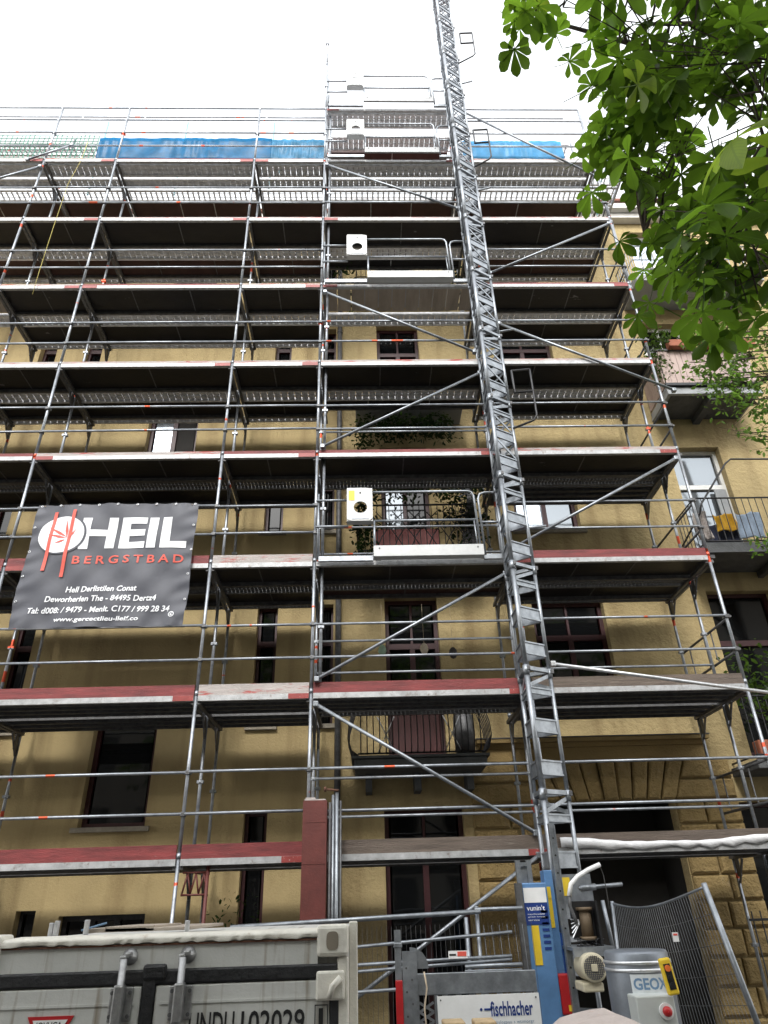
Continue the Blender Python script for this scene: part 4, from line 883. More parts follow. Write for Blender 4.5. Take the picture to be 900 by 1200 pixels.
# cable drum marked GEOX
dc0, dc1 = ap(715, 1150, -2.2), ap(790, 1150, -2.2); cx = (dc0.x + dc1.x) / 2; rr = (dc1.x - dc0.x) / 2; ztop = ap(750, 1114, -2.3).z; cy = -2.15
DR = thing('cable_drum', 'grey cable drum lettered GEOX beside the fence panel', 'drum', (cx, cy, 0))
mb = MB(); mb.lathe([(.002, ztop), (rr * .92, ztop), (rr * .97, ztop - .02), (rr * .98, ztop - .08), (rr, ztop - .10), (rr * 1.0, .05), (rr * .9, .02)], (cx, cy, 0), 40); dru = obj('drum', mb, DRUM, DR)
for zz in (ztop - .085, ztop - .14): mb = MB(); mb.lathe([(rr * 1.0, zz - .014), (rr * 1.03, zz - .012), (rr * 1.03, zz + .012), (rr * 1.0, zz + .014)], (cx, cy, 0), 40); obj('hoop', mb, ALU, DR)
def curved(name, m, parent, a0, a1, z0, z1, r):
    mb = MB(); n = 10
    for i in range(n + 1):
        t = R(a0 + (a1 - a0) * i / n); mb.v += [(cx + r * math.sin(t), cy - r * math.cos(t), z0), (cx + r * math.sin(t), cy - r * math.cos(t), z1)]
    for i in range(n): mb.f.append((2 * i, 2 * i + 2, 2 * i + 3, 2 * i + 1)); mb.sm.append(True)
    return obj(name, mb, m, parent)
lp = curved('name_label', mat('pale_label', (.55, .58, .60), .4), dru, -34, 46, ztop - .33, ztop - .165, rr * 1.006)
me = text_mesh('GEOX', 1, .03); xs = [v.co.x for v in me.vertices]; ys = [v.co.y for v in me.vertices]
for v in me.vertices:
    t = R(-30 + (v.co.x - min(xs)) / (max(xs) - min(xs)) * 60); r_ = rr * 1.012
    v.co = Vector((cx + r_ * math.sin(t), cy - r_ * math.cos(t), ztop - .47 + (v.co.y - min(ys)) / (max(ys) - min(ys)) * .13)) if False else Vector((t, 0, v.co.y))
bm = bmesh.new(); bm.from_mesh(me)
for _ in range(3): bmesh.ops.subdivide_edges(bm, edges=[e for e in bm.edges if e.calc_length() > .08], cuts=1); bmesh.ops.triangulate(bm, faces=bm.faces[:])
y0_, y1_ = min(ys), max(ys)
for v in bm.verts: t = v.co.x; v.co = Vector((cx + rr * 1.014 * math.sin(t), cy - rr * 1.012 * math.cos(t), ztop - .275 + (v.co.z - y0_) / (y1_ - y0_) * .085))
bm.to_mesh(me); bm.free(); me.materials.clear(); me.materials.append(TXTB); link('lettering', me, lp)
curved('warning_label', YEL, dru, -26, -2, ztop - .47, ztop - .36, rr * 1.006)
c = ap(765, 1172, -2.6); mb = MB(); mb.cbox(c.x - .14, c.x + .18, -2.6, -2.38, c.z - .5, c.z + .03, .012); sb = obj('switch_box', mb, PANELG, DR)
c2 = ap(781, 1185, -2.61); mb = MB(); mb.cyl((c2.x, -2.61, c2.z), (0, 1, 0), .058, .02, 20); bs = obj('button_collar', mb, WHITE, sb); mb = MB(); mb.lathe([(.002, -.036), (.024, -.034), (.036, -.022), (.036, 0)], (c2.x, -2.622, c2.z), 18, 'Y'); obj('red_button', mb, REDENAM, sb)
# yellow pendant control
p0, p1 = ap(784, 1133, -2.66), ap(790, 1166, -2.66); t = thing('pendant_control', 'yellow pendant control hanging on the grey drum', 'remote control', p1)
mb = MB(); mb.cbox(-.06, .06, -.035, .035, 0, .33, .018)
mo_ = Matrix.Translation((p1.x, -2.66, p1.z)) @ Matrix.Rotation(R(-7), 4, 'Y') @ Matrix.Scale(.78, 4); mb.v = [tuple(mo_ @ Vector(v)) for v in mb.v]; pc = obj('housing', mb, YEL, t)
for (x, zz, m, r_) in ((0.0, .24, ORANGE, .03), (0, .155, BLACK, .024), (0, .09, BLACK, .024)):
    mb = MB(); mb.cyl((x, -.042, zz), (0, 1, 0), r_, .025, 14); mb.v = [tuple(mo_ @ Vector(v)) for v in mb.v]; obj('push_button', mb, m, pc)
mb = MB(); mb.box(-.035, .035, -.039, -.0355, .05, .28); mb.v = [tuple(mo_ @ Vector(v)) for v in mb.v]; obj('button_plate', mb, BLACK, pc)

# hoist platform gate with white sign
a, b = ap(486, 1139, -1.9), ap(627, 1138, -1.9); gx0, gx1, gz1 = a.x, b.x, (a.z + b.z) / 2
GP = thing('hoist_platform', 'galvanised hoist platform gate carrying a white lettered sign', 'hoist platform', (gx0, -1.9, 0))
mb = MB(); mb.cbox(gx0, gx1, -1.92, -1.88, gz1 - .165, gz1, .006); obj('top_plate', mb, GALV, GP)
for x in (gx0, gx0 + .17, gx1 - .19, gx1 - .03): mb = MB(); mb.box(x, x + .03, -1.92, -1.88, .2, gz1 - .167); obj('upright', mb, GALV, GP)
for i in range(6): x = gx0 + .24 + i * .125; mb = MB(); mb.box(x, x + .05, -1.91, -1.885, .2, gz1 - .167); obj('upright', mb, GALV, GP)
for xa in (gx0 + .03, gx1 - .16):
    mb = MB()
    for i in range(10): zz = gz1 - .22 - i * .07; mb.bar((xa, -1.9, zz), (xa + .13, -1.9, zz - .07), .02, .008, (0, 1, 0)); mb.bar((xa, -1.895, zz - .07), (xa + .13, -1.895, zz), .02, .008, (0, 1, 0))
    tag(obj('mesh_infill', mb, GALV, GP), kind='stuff')
mb = MB(); mb.box(gx0, gx1, -1.86, -1.0, .15, .2); obj('platform_floor', mb, GALV, GP)
a, b = ap(512, 1165, -1.95), ap(634, 1166, -1.95); sx0, sx1, sz1 = a.x, b.x - .02, (a.z + b.z) / 2
mb = MB(); mb.box(sx0, sx1, -1.95, -1.935, sz1 - .45, sz1); sg = obj('sign', mb, WHITE, GP)
c0, c1 = ap(565, 1177, -1.95), ap(625, 1187, -1.95)
text('lettering', 'fischhacher', DBLUE, sg, c0.x + .07, c1.x, c1.z - .015, c0.z + .02, -1.954, .02)
mb = MB(); mb.box(c0.x + .015, c0.x + .085, -1.954, -1.9505, c0.z - .045, c0.z - .03); mb.cyl((c0.x - .012, -1.952, c0.z - .037), (0, 1, 0), .011, .004, 12); obj('logo_mark', mb, DBLUE, sg)
text('lettering', 'woslogpau s wtimorgr', TXTB, sg, c0.x + .08, c1.x, c1.z - .075, c1.z - .045, -1.954, 0, 1.1)
for x in (sx0 + .03, sx1 - .03): mb = MB(); mb.cyl((x, -1.953, sz1 - .03), (0, 1, 0), .007, .006, 8); obj('bolt', mb, GDARK, sg)
# left guide post of the platform with red foot
a, b = ap(463, 1090, -1.9), ap(490, 1118, -1.9); px_ = a.x
PT = thing('guide_post', 'grey steel gate post with a red foot left of the platform', 'post', (px_, -1.9, 0))
mb = MB(); mb.box(px_ - .01, px_ + .05, -1.92, -1.86, 0, a.z); mb.cbox(px_ - .02, px_ + .06, -1.93, -1.85, a.z - .14, a.z - .1, .006); obj('post', mb, GALV, PT)
mb = MB(); mb.box(px_ + .055, px_ + .19, -1.93, -1.90, 0, a.z - .17); mb.box(px_ + .16, px_ + .19, -1.8995, -1.82, 0, a.z - .17); obj('channel', mb, GALV, PT)
mb = MB(); mb.prism([(px_ + .13, a.z - .14)] + [(px_ + .13 + .17 * math.sin(R(q * 15)), a.z - .14 - .17 + .17 * math.cos(R(q * 15)) - .0) for q in range(7)] + [(px_ + .13, a.z - .31)], -1.89, -1.878); obj('quadrant_plate', mb, GALV, PT)
mb = MB(); zr = ap(480, 1148, -1.9).z; mb.cbox(px_ - .012, px_ + .052, -1.95, -1.925, .2, zr, .006); obj('red_foot', mb, REDENAM, PT)
for q in range(6): mb = MB(); mb.cyl((px_ + .09 + .05 * (q % 2), -1.932, a.z - .3 - q * .09), (0, 1, 0), .009, .008, 8); obj('bolt', mb, GDARK, PT)
mb = MB(); mb.path([(px_ + .25, -1.95, a.z - .33), (px_ + .27, -1.95, a.z - .45), (px_ + .24, -1.95, a.z - .6), (px_ + .28, -1.95, .3)], .008, 5); tag(obj('rope', mb, CORD), 'pale rope hanging between gate post and platform gate', 'rope')
# long scaffold tubes and mesh fence behind container
FE = thing('mesh_fence', 'wire mesh site fence behind the container and platform gate', 'fence', (3, -1.25, 0))
A, B = at(270, 1087, -1.25), at(563, 1068, -1.25)
mb = MB(); mb.tube(A, B, .024, 10); obj('top_tube', mb, GALV, FE)
mb = MB(); p = at(558, 1062, -1.2); mb.tube((p.x, -1.2, 0), (p.x, -1.2, p.z), .022, 8); obj('post', mb, GALV, FE)
p2 = at(546, 1075, -.9); mb = MB(); mb.tube((p2.x, -.9, 0), (p2.x, -.9, p2.z), .022, 8); obj('post', mb, GALV, FE)
for (ya, yb) in ((1131, 1128), (1139, 1132), (1163, 1158), (1110, 1100)):
    mb = MB(); mb.tube(at(415, ya, -1.27), at(600, yb - 8, -1.27), .016, 8); obj('cross_tube', mb, GALV, FE)
mb = MB(); x = 2.0
while x < 4.0: mb.tube((x, -1.21, 0), (x, -1.21, 1.62), .0018, 4, False); x += .05
o = obj('wire_mesh', mb, GDARK, FE); o['kind'] = 'stuff'
mb = MB(); A, B = at(556, 1066, -1.25), at(612, 1064, -1.25); mb.tube(A, B, .02, 8); mb.tube(at(545, 1133, -1.3), at(612, 1130, -1.3), .02, 8); mb.tube(at(545, 1138, -1.3), at(612, 1136, -1.3), .012, 8)
for q in range(6): x = 3.52 + q * .08; mb.tube((x, -1.24, .8), (x - .02, -1.24, 1.6), .003, 4, False)
tag(obj('side_panel', mb, GALV, FE), kind='stuff')
c = at(536, 1119, -1.33); mb = MB(); mb.box(c.x - .09, c.x + .1, -1.335, -1.33, c.z - .03, c.z + .035); tg = tag(obj('warning_tag', mb, WHITE), 'small white and red tag tied to the fence tube', 'tag')
mb = MB(); mb.box(c.x - .0, c.x + .09, -1.338, -1.3355, c.z - .012, c.z + .028); obj('print', mb, BRED, tg); mb = MB(); mb.box(c.x - .08, c.x - .015, -1.338, -1.3355, c.z - .005, c.z + .01); obj('print', mb, BLACK, tg)
# right bent fence panel
FP = thing('fence_panel', 'bent wire fence panel leaning at the lower right with a small notice', 'fence', at(825, 1195, -2.2))
L0, L1 = at(717, 1056, -.72), at(728, 1150, -.72); R0, R1 = at(825, 1036, -2.2), at(890, 1205, -2.15)
d_ = (R1 - R0).normalized(); R1 = R0 + d_ * ((R0.z - .02) / -d_.z); dl = (L1 - L0).normalized(); L1 = L0 + dl * ((L0.z - .02) / -dl.z)
mb = MB(); mb.tube(R0 + (R0 - R1).normalized() * .01, R1, .026, 10); obj('end_post', mb, GALV, FP)
mb = MB(); mb.tube(L0, L1, .021, 10); obj('end_post', mb, GALV, FP)
def fpt(u, v):
    a = L0.lerp(L1, v); b = R0.lerp(R1, v); p = a.lerp(b, u); p.z -= .11 * math.sin(math.pi * min(1, u * 1.0)) * (1 - v) * (1 - .3 * u); p.y += .12 * math.sin(math.pi * u); return p
mb = MB(); mb.path([fpt(i / 16, .012) for i in range(17)], .012, 6); obj('top_wire', mb, GALV, FP)
for j in range(1, 8): mb = MB(); mb.path([fpt(i / 16, j * .125) for i in range(17)], .0025, 4, False); obj('horizontal_wire', mb, GDARK, FP)
mb = MB()
for i in range(1, 46): mb.path([fpt(i / 46, v) for v in (.012, .25, .5, .75, .99)], .0022, 4, False)
o = obj('wire_mesh', mb, GALV, FP); o['kind'] = 'stuff'
c = at(791, 1098, -1.86); mb = MB(); mb.box(c.x - .027, c.x + .027, c.y - .02, c.y - .012, c.z - .038, c.z + .038); nb = obj('notice', mb, WHITE, FP); mb = MB(); mb.box(c.x - .02, c.x + .02, c.y - .023, c.y - .0205, c.z + .012, c.z + .028); obj('print', mb, BRED, nb)
mb = MB(); mb.cbox(R1.x - .35, R1.x + .25, R1.y - .12, R1.y + .12, 0, .12, .02); tag(obj('concrete_block', mb, WHITE), 'white concrete block under the leaning fence post', 'concrete block')
# red box column and tubes by the container
RC = thing('steel_post', 'redbrown box post standing before the scaffold beside the container', 'post', (1.68, -.35, 0))
mb = MB(); mb.box(1.535, 1.825, -.37, -.355, .01, 2.95); mb.box(1.535, 1.55, -.3545, -.12, .01, 2.95); mb.box(1.81, 1.825, -.3545, -.12, .01, 2.95); mb.box(1.55, 1.81, -.13, -.12, .01, 2.95); mb.box(1.551, 1.809, -.354, -.131, 2.93, 2.94); obj('shaft', mb, REDCOL, RC)
for zz in (.9, 2.25, 2.7): mb = MB(); mb.box(1.537, 1.823, -.374, -.3705, zz, zz + .010); obj('joint_strip', mb, REDCOL, RC)
mb = MB(); mb.box(1.55, 1.81, -.366, -.10, 2.951, 2.965); mb.box(1.56, 1.68, -.33, -.2, 2.9655, 2.99); obj('cap_plate', mb, TOEWORN, RC)
for (x, y, z1, r_, lb) in ((1.86, -.3, 2.93, .016, 'thin dark tube right against the redbrown post'), (1.90, -.27, 3.02, .022, 'second tube from the redbrown post, half hidden in the bundle'), (1.945, -.3, 3.06, .024, 'thick bright tube, tallest of the bundle beside the redbrown post'), (1.99, -.27, 2.95, .014, 'thin dark tube at the outer right of the bundle by the redbrown post')):
    mb = MB(); mb.tube((x, y, 0), (x, y, z1), r_, 10); o = tag(obj('tube', mb, GALV if r_ > .02 else GDARK), lb, 'tube', 'loose tubes beside the redbrown post')
mb = MB(); mb.tube((1.80, -.33, 3.08), (1.97, -.33, 3.06), .014, 8); mb.cyl((1.80, -.33, 3.08), (1, 0, 0), .03, .03, 10); tag(obj('clamp_key', mb, RUST), 'rusty clamp key on the tube tops by the redbrown post', 'clamp')

# ------------------------------------------------------------------ banner
BX0, BX1, BZ0, BZ1, BY = -2.73, -.26, 5.34, 7.375, -.13
BW, BH = BX1 - BX0, BZ1 - BZ0
def bfn(x, z):
    u = (x - BX0) / BW; v = (BZ1 - z) / BH; e = max(0, 1 - min(u, 1 - u, v, 1 - v) * 8)
    return .009 * math.sin(u * 11 + v * 6) + .007 * math.sin((u * 1.2 - v) * 17 + 1) + .006 * math.sin((u + v * .7) * 29 + 2) * (.4 + v) + .008 * e * math.sin((u if min(v, 1 - v) < min(u, 1 - u) else v) * 52 + 3 * math.sin(u * 7)) - .02 * math.sin(u * math.pi)
BN = thing('banner', 'grey advertising banner lettered HEIL tied to the left of the scaffold', 'banner', (BX0, BY, BZ0))
mb = MB(); nx, nz = 110, 90
for i in range(nx + 1):
    for j in range(nz + 1):
        u, v = i / nx, j / nz; x = BX0 + BW * u; z = BZ1 - BH * v
        z += -.018 * abs(math.sin(u * 9 * math.pi / 2)) * (1 - v) ** 8; mb.v.append((x + .012 * math.sin(v * 11) * (2 * u - 1), BY + bfn(x, z), z))
for i in range(nx):
    for j in range(nz): b = i * (nz + 1) + j; mb.f.append((b, b + 1, b + nz + 2, b + nz + 1)); mb.sm.append(True)
bs = obj('cloth', mb, BANNER, BN)
bu = lambda u: BX0 + BW * u
bv = lambda v: BZ1 - BH * v
OFF = BY - .009
def bshape(name, m, polys, off):
    bm = bmesh.new()
    for poly in polys: bm.faces.new([bm.verts.new((x, 0, z)) for x, z in poly])
    bmesh.ops.triangulate(bm, faces=bm.faces[:])
    for _ in range(5):
        e = [q for q in bm.edges if q.calc_length() > .05]
        if e: bmesh.ops.subdivide_edges(bm, edges=e, cuts=1); bmesh.ops.triangulate(bm, faces=bm.faces[:])
    for v in bm.verts: v.co.y = off + bfn(v.co.x, v.co.z)
    mb = MB(); mb.frombm(bm, True); return obj(name, mb, m, BN)
ecx, ecz, erx, erz = bu(.187), bv(.267), .345, .315
ell = lambda k=1.0, dx=0: [(ecx + dx + erx * k * math.cos(R(q * 9)), ecz + erz * k * math.sin(R(q * 9))) for q in range(40)]
text('lettering', 'HEIL', BWHITE, BN, bu(.305), bu(.955), bv(.39), bv(.13), OFF, .034, 1.0, bfn)
bshape('logo_backing', BANNER, [ell(1.07, .012)], OFF - .003)  # larger oval in the banner colour behind the logo disc
bshape('logo_disc', BWHITE, [ell()], OFF - .006)
def barp(u, v0, v1, w=.026): return [(bu(u) - w, bv(v1)), (bu(u) + w, bv(v1)), (bu(u) + w, bv(v0)), (bu(u) - w, bv(v0))]
bshape('logo_bar', BRED, [barp(.125, .07, .565)], OFF - .010); bshape('logo_bar', BRED, [barp(.24, .055, .615)], OFF - .010)
def spike(p, q, w_):
    p = Vector((bu(p[0]), 0, bv(p[1]))); q = Vector((bu(q[0]), 0, bv(q[1]))); d = (q - p).normalized(); n = Vector((-d.z, 0, d.x)) * w_; m_ = p.lerp(q, .4)
    return [(p.x, p.z), (m_.x + n.x, m_.z + n.z), (q.x, q.z), (m_.x - n.x, m_.z - n.z)]
bshape('logo_leaf', BRED, [spike((.225, .30), (.105, .265), .02), spike((.225, .29), (.10, .20), .022), spike((.22, .31), (.155, .345), .018)], OFF - .012); bshape('logo_leaf', BRED, [spike((.225, .30), (.205, .14), .022)], OFF - .014); bshape('logo_leaf', BRED, [spike((.235, .30), (.275, .22), .016)], OFF - .014)
text('lettering', 'BERGSTBAD', BRED, BN, bu(.287), bu(.95), bv(.512), bv(.447), OFF, .016, 1.5, bfn)
for (s, u0, u1, v0, v1) in (('Hell Derlistilen Conat', .285, .70, .69, .735), ('Deworherlen The - 84495 Dertz4', .178, .82, .765, .81), ('Tal: d008: / 9479 - Menlt. C177 / 999 28 34', .087, .905, .848, .893), ('www.gercectlieu-lleif.co', .25, .735, .925, .968)):
    text('lettering', s, BWHITE, BN, bu(u0), bu(u1), bv(v1), bv(v0), OFF, .022, 1.0, bfn, .12)
ring = lambda r: [(bu(.922) + r * math.cos(R(q * 18)), bv(.915) + r * math.sin(R(q * 18))) for q in range(20)]
bshape('logo_ring', BWHITE, [[ring(.042)[q], ring(.042)[(q + 1) % 20], ring(.032)[(q + 1) % 20], ring(.032)[q]] for q in range(20)], OFF - .002)
text('lettering', 'c', BWHITE, BN, bu(.914), bu(.930), bv(.925), bv(.905), OFF, .02, 1, bfn)
for q in range(9):
    mb = MB(); x = bu(.04 + q * .115); mb.path([(x, BY - .02, BZ1 - .04), (x + .01, -.06, BZ1 + .02), (x, .0, BZ1 + .03)], .006, 5); obj('tie', mb, CORD, BN)
for (u, v) in [(.02 + .12 * q, .012) for q in range(9)] + [(.012, .2 * q) for q in range(1, 5)] + [(.988, .2 * q) for q in range(1, 5)]:
    x, z = bu(u), bv(v); mb = MB(); mb.lathe([(.009, -.004), (.013, -.008), (.018, -.006), (.019, .0)], (x, BY + bfn(x, z) - .002, z), 12, 'Y'); obj('eyelet', mb, ALU, BN)
mb = MB(); mb.tube((BX0 - .02, BY, BZ0 - .012), (BX1 + .02, BY, BZ0 - .012), .012, 8); obj('bottom_rod', mb, GDARK, BN)

# ------------------------------------------------------------------ container
CY = -4.9
cl = at(3, 1105, CY).x - .175; cr_ = at(408, 1100, CY).x; ct = at(380, 1086, CY).z
CN = thing('shipping_container', 'grey steel container with double doors and black gaskets in the street', 'container', ((cl + cr_) / 2, CY, 0))
xr = cr_; xl = cl; cb_ = ct
mb = MB(); mb.box(xl + .03, xr - .03, CY + .06, CY + 2.4, -.1, cb_ - .03); obj('body', mb, CONT, CN)
# lintel rail, flaky top
mb = MB(); n = 60
for i in range(n + 1):
    u = i / n; x = xl + .17 + (xr - xl - .34) * u; j = rnd.uniform(-.0028, .0028)
    mb.v += [(x, CY - .006 + j * .6, cb_ - .050 + j * 1.6), (x, CY - .012 - j, cb_ - .03), (x, CY + .01, cb_ - .012 + j * .8), (x, CY + .25, cb_ - .008)]
for i in range(n):
    for q in range(3): b = i * 4 + q; mb.f.append((b, b + 4, b + 5, b + 1)); mb.sm.append(True)
obj('top_rail', mb, CONTTOP, CN)
mb = MB(); mb.box(xl + .17, xr - .17, CY + .012, CY + .058, cb_ - .175, cb_ - .052); obj('lintel', mb, CONT, CN)
mb = MB(); mb.box(xl + .17, xr - .17, CY + .0, CY + .0115, cb_ - .064, cb_ - .053); obj('rust_line', mb, RUST, CN)
for x0 in (xl, xr - .175):      # corner castings; a flat plate in shaded tone stands for the hole
    mb = MB(); mb.cbox(x0, x0 + .175, CY - .02, CY + .15, cb_ - .145, cb_ + .01, .02); ca = obj('corner_casting', mb, CONTTOP, CN)
    mb = MB(); pts = []
    for q in range(24): t = R(q * 15); pts.append((x0 + .0875 + .034 * math.copysign(abs(math.cos(t)) ** .6, math.cos(t)), cb_ - .068 + .045 * math.copysign(abs(math.sin(t)) ** .6, math.sin(t))))
    mb.prism(pts, CY - .0225, CY - .0205); obj('casting_hole_shade', mb, mat('shadowed_casting', (.20, .17, .13), .8), ca)
for x0 in (xl + .03, xr - .03): 
    mb = MB(); mb.cbox(x0 - .03 if x0 < 0.6 else x0 - .03, x0 + .03, CY + .0, CY + .12, -.08, cb_ - .148, .008); obj('corner_post', mb, CONTTOP, CN)
mb = MB(); mb.cbox(xr + .002, xr + .05, CY + .1, CY + .2, -.08, cb_ + .02, .006); obj('side_rail', mb, CONTTOP, CN)
zg0, zg1 = at(180, 1150, CY).z, at(180, 1128, CY).z
zg0, zg1 = cb_ - .245, cb_ - .155 - .02
mb = MB(); mb.cbox(xl + .1, xr - .06, CY - .004, CY + .03, zg0 + .0, zg1, .010); obj('gasket', mb, RUBBER, CN)
xm = at(174, 1160, CY).x
mb = MB(); mb.cbox(xm - .035, xm + .035, CY - .010, CY + .03, -.05, zg1 + .012, .012); mb.cbox(xm - .04, xm + .09, CY - .02, CY + .01, zg1 - .05, zg1 + .025, .015); obj('gasket', mb, RUBBER, CN)
mb = MB(); mb.cbox(xr - .098, xr - .050, CY - .003, CY + .03, -.05, zg0 - .001, .008); obj('gasket', mb, RUBBER, CN)
def door(x0, x1):
    mb = MB(); mb.cbox(x0, x1, CY + .002, CY + .05, -.04, zg0 - .004, .008)
    zc = at(200, 1175, CY).z - .006
    mb.box(x0 + .03, x1 - .03, CY - .004, CY + .001, zc, zc + .012)
    return obj('door', mb, CONT, CN)
dl_ = door(xl + .06, xm - .038); dr_ = door(xm + .038, xr - .101)
for xq in (at(145, 1150, CY).x, at(214, 1150, CY).x):
    dpar = dl_ if xq < xm else dr_
    mb = MB(); mb.tube((xq, CY - .05, -.02), (xq, CY - .05, cb_ - .12), .020, 12); obj('locking_rod', mb, LOCK, dpar)
    mb = MB(); mb.cbox(xq - .026, xq + .026, CY - .085, CY - .02, zg0 - .17, zg1 - .06, .01); obj('rod_sleeve', mb, LOCK, dpar)
    mb = MB(); mb.cbox(xq - .062, xq + .062, CY - .014, CY + .001, zg0 - .16, zg0 - .005, .006); kp = obj('keeper_plate', mb, LOCK, dpar)
    for sx in (-1, 1):
        for zz in (zg0 - .03, zg0 - .135): mb = MB(); mb.cyl((xq + sx * .048, CY - .018, zz), (0, 1, 0), .010, .012, 8); obj('rivet', mb, GDARK, dpar)
    mb = MB(); mb.lathe([(.002, -.03), (.016, -.028), (.024, -.018), (.042, -.004), (.042, .03)], (xq + .016, CY - .0, cb_ - .112), 16, 'Y'); mb.cbox(xq - .024, xq + .012, CY - .06, CY - .01, cb_ - .138, cb_ - .102, .010); mb.cbox(xq + .0, xq + .036, CY - .05, CY - .01, cb_ - .118, cb_ - .088, .009); obj('cam_keeper', mb, LOCK, dpar)
# hinge block
zh = at(390, 1163, CY).z; mb = MB(); mb.cbox(xr - .175, xr - .02, CY - .03, CY + .01, zh - .035, zh + .10, .012); mb.path([(xr - .1, CY - .04, zh - .02), (xr - .085, CY - .045, zh + .03), (xr - .04, CY - .04, zh + .07)], .016, 8); obj('hinge', mb, CONTTOP, CN)
# lettering
tz1 = at(300, 1184, CY).z; th = .11
text('lettering', 'UNDU', BLACK, dr_, at(222, 1190, CY).x, at(275, 1190, CY).x, tz1 - th, tz1, CY - .003, .012); text('lettering', '102029', BLACK, dr_, at(283, 1190, CY).x, at(357, 1190, CY).x, tz1 - th, tz1, CY - .003, .012)
x1_ = xr - .145; text('lettering', '1', BLACK, dr_, x1_ - .014, x1_ + .010, tz1 - th + .01, tz1 + .0, CY - .006, .012)
mb = MB(); z0_, z1_ = tz1 - th - .02, tz1 + .016
for (a, b, c, d) in ((x1_ - .036, x1_ + .036, z1_ - .005, z1_), (x1_ - .036, x1_ - .031, z0_, z1_ - .005), (x1_ + .031, x1_ + .036, z0_, z1_ - .005)): mb.box(a, b, CY - .006, CY - .0045, c, d)
obj('digit_frame', mb, BLACK, dr_)
# triangular sign
sa, sb_ = at(33, 1191, CY).x, at(87, 1191, CY).x; sz = at(60, 1191, CY).z; sm_ = (sa + sb_) / 2; hh = (sb_ - sa) * .87
mb = MB(); mb.prism([(sa, sz), (sm_, sz - hh), (sb_, sz)], CY - .004, CY + .001); ts = obj('triangle_sign', mb, REDENAM, dl_)
mb = MB(); mb.prism([(sa + .03, sz - .016), (sm_, sz - hh + .034), (sb_ - .03, sz - .016)], CY - .007, CY - .0045); obj('sign_face', mb, WHITE, ts)
text('lettering', 'IOVUCA', BLACK, ts, sa + .055, sb_ - .055, sz - .055, sz - .024, CY - .009, .01)
# things lying on the container
for (px, w_, h_, ln, lb) in ((112, .38, .022, .9, 'pale board on the container top, left of the longest one'), (130, .30, .03, .7, 'thicker pale board lying on the left of the container top'), (165, .40, .018, 1.1, 'pale board lying on the container top nearest the middle')):
    x = at(px, 1090, CY).x; mb = MB(); mb.cbox(x - w_ / 2, x + w_ / 2, CY + .35, CY + .35 + ln, cb_ + .0, cb_ + h_, .004); tag(obj('board', mb, PLANKW), lb, 'board', 'boards on the container top')
for (px, hh_, lb) in ((60, .06, 'leftmost pale blue peg on the container top'), (66, .07, 'middle pale blue peg of the pair on the container top'), (101, .07, 'pale blue peg at the end of a thin rod on the container'), (219, .05, 'short grey peg on the right half of the container top')):
    p = at(px, 1092, CY + .3); mb = MB(); mb.cbox(p.x - .012, p.x + .012, CY + .28, CY + .31, cb_ - .015, cb_ + hh_, .003); tag(obj('peg', mb, ALU), lb.replace('pale blue', 'pale metal'), 'peg', 'pegs on the container top')
mb = MB(); mb.tube((at(70, 1092, CY).x, CY + .34, cb_ + .015), (at(101, 1088, CY).x, CY + .34, cb_ + .05), .006, 6); tag(obj('rod', mb, TXTB), 'thin blue rod slanting across the container top', 'rod')
# sack and bricks in front
sc_ = at(705, 1206, -5.3); mb = MB()
bm = bmesh.new(); bmesh.ops.create_icosphere(bm, subdivisions=4, radius=1)
for v in bm.verts:
    p = v.co; k = 1 + .05 * math.sin(p.x * 7 + 1) + .05 * math.sin(p.y * 9 + p.z * 5) + .03 * math.sin(p.x * 17 + p.z * 11); v.co = Vector((p.x * .60 * k, p.y * .42 * k, math.copysign(abs(p.z) ** .8, p.z) * .24 * k + .03 * math.sin(p.x * 4 + .5)))
for v in bm.verts: v.co += Vector((sc_.x, -5.0, at(705, 1197, -5.0).z - .235))
mb.frombm(bm, True); tag(obj('sack', mb, SACK), 'pale rubble sack bulging at the bottom edge below the drum', 'sack')
mb = MB(); mb.cbox(sc_.x - .6, sc_.x + .75, -5.45, -4.55, -.1, sc_.z - .42, .03); tag(obj('pallet_stack', mb, GDARK), 'dark stack under the rubble sack and bricks', 'stack')
for (px, py, lb) in ((532, 1197, 'left buff brick at the bottom below the white sign'), (568, 1196, 'right buff brick at the bottom below the white sign')):
    p = at(px, py, -3.6); mb = MB(); mb.cbox(p.x - .075, p.x + .075, -3.65, -3.45, p.z - .07, p.z + .0, .01); tag(obj('brick', mb, BRICKM), lb, 'brick', 'loose buff bricks below the sign')
mb = MB(); p = at(548, 1200, -3.6); mb.cbox(p.x - .3, p.x + .3, -3.8, -3.3, -.1, p.z - .055, .02); tag(obj('pallet', mb, PLANKW), 'pallet under the buff bricks', 'pallet')
# dry branches by the lower left window
TW = thing('bare_shrub', 'bare dark shrub by the wall beneath the lowest deck near the lattice bracket', 'shrub', (.3, 1.5, 0))
mb = MB(); q = random.Random(5)
for i in range(6):
    a = Vector((.25 + q.uniform(-.05, .05), 1.5, .0)); pp = [a]
    for s in range(7): a = a + Vector((q.uniform(-.05, .12) * (1 if s > 3 else .3), q.uniform(-.05, .05), .30 - .035 * s)); pp.append(a)
    mb.path(pp, .012, 5, True, .003)
obj('stem', mb, BARK, TW)
leaves_mesh([(q.uniform(.1, .8), 1.5 + q.gauss(0, .06), q.uniform(1.5, 2.05)) for _ in range(70)], .07, IVY, 'foliage', TW, 15)['kind'] = 'stuff'

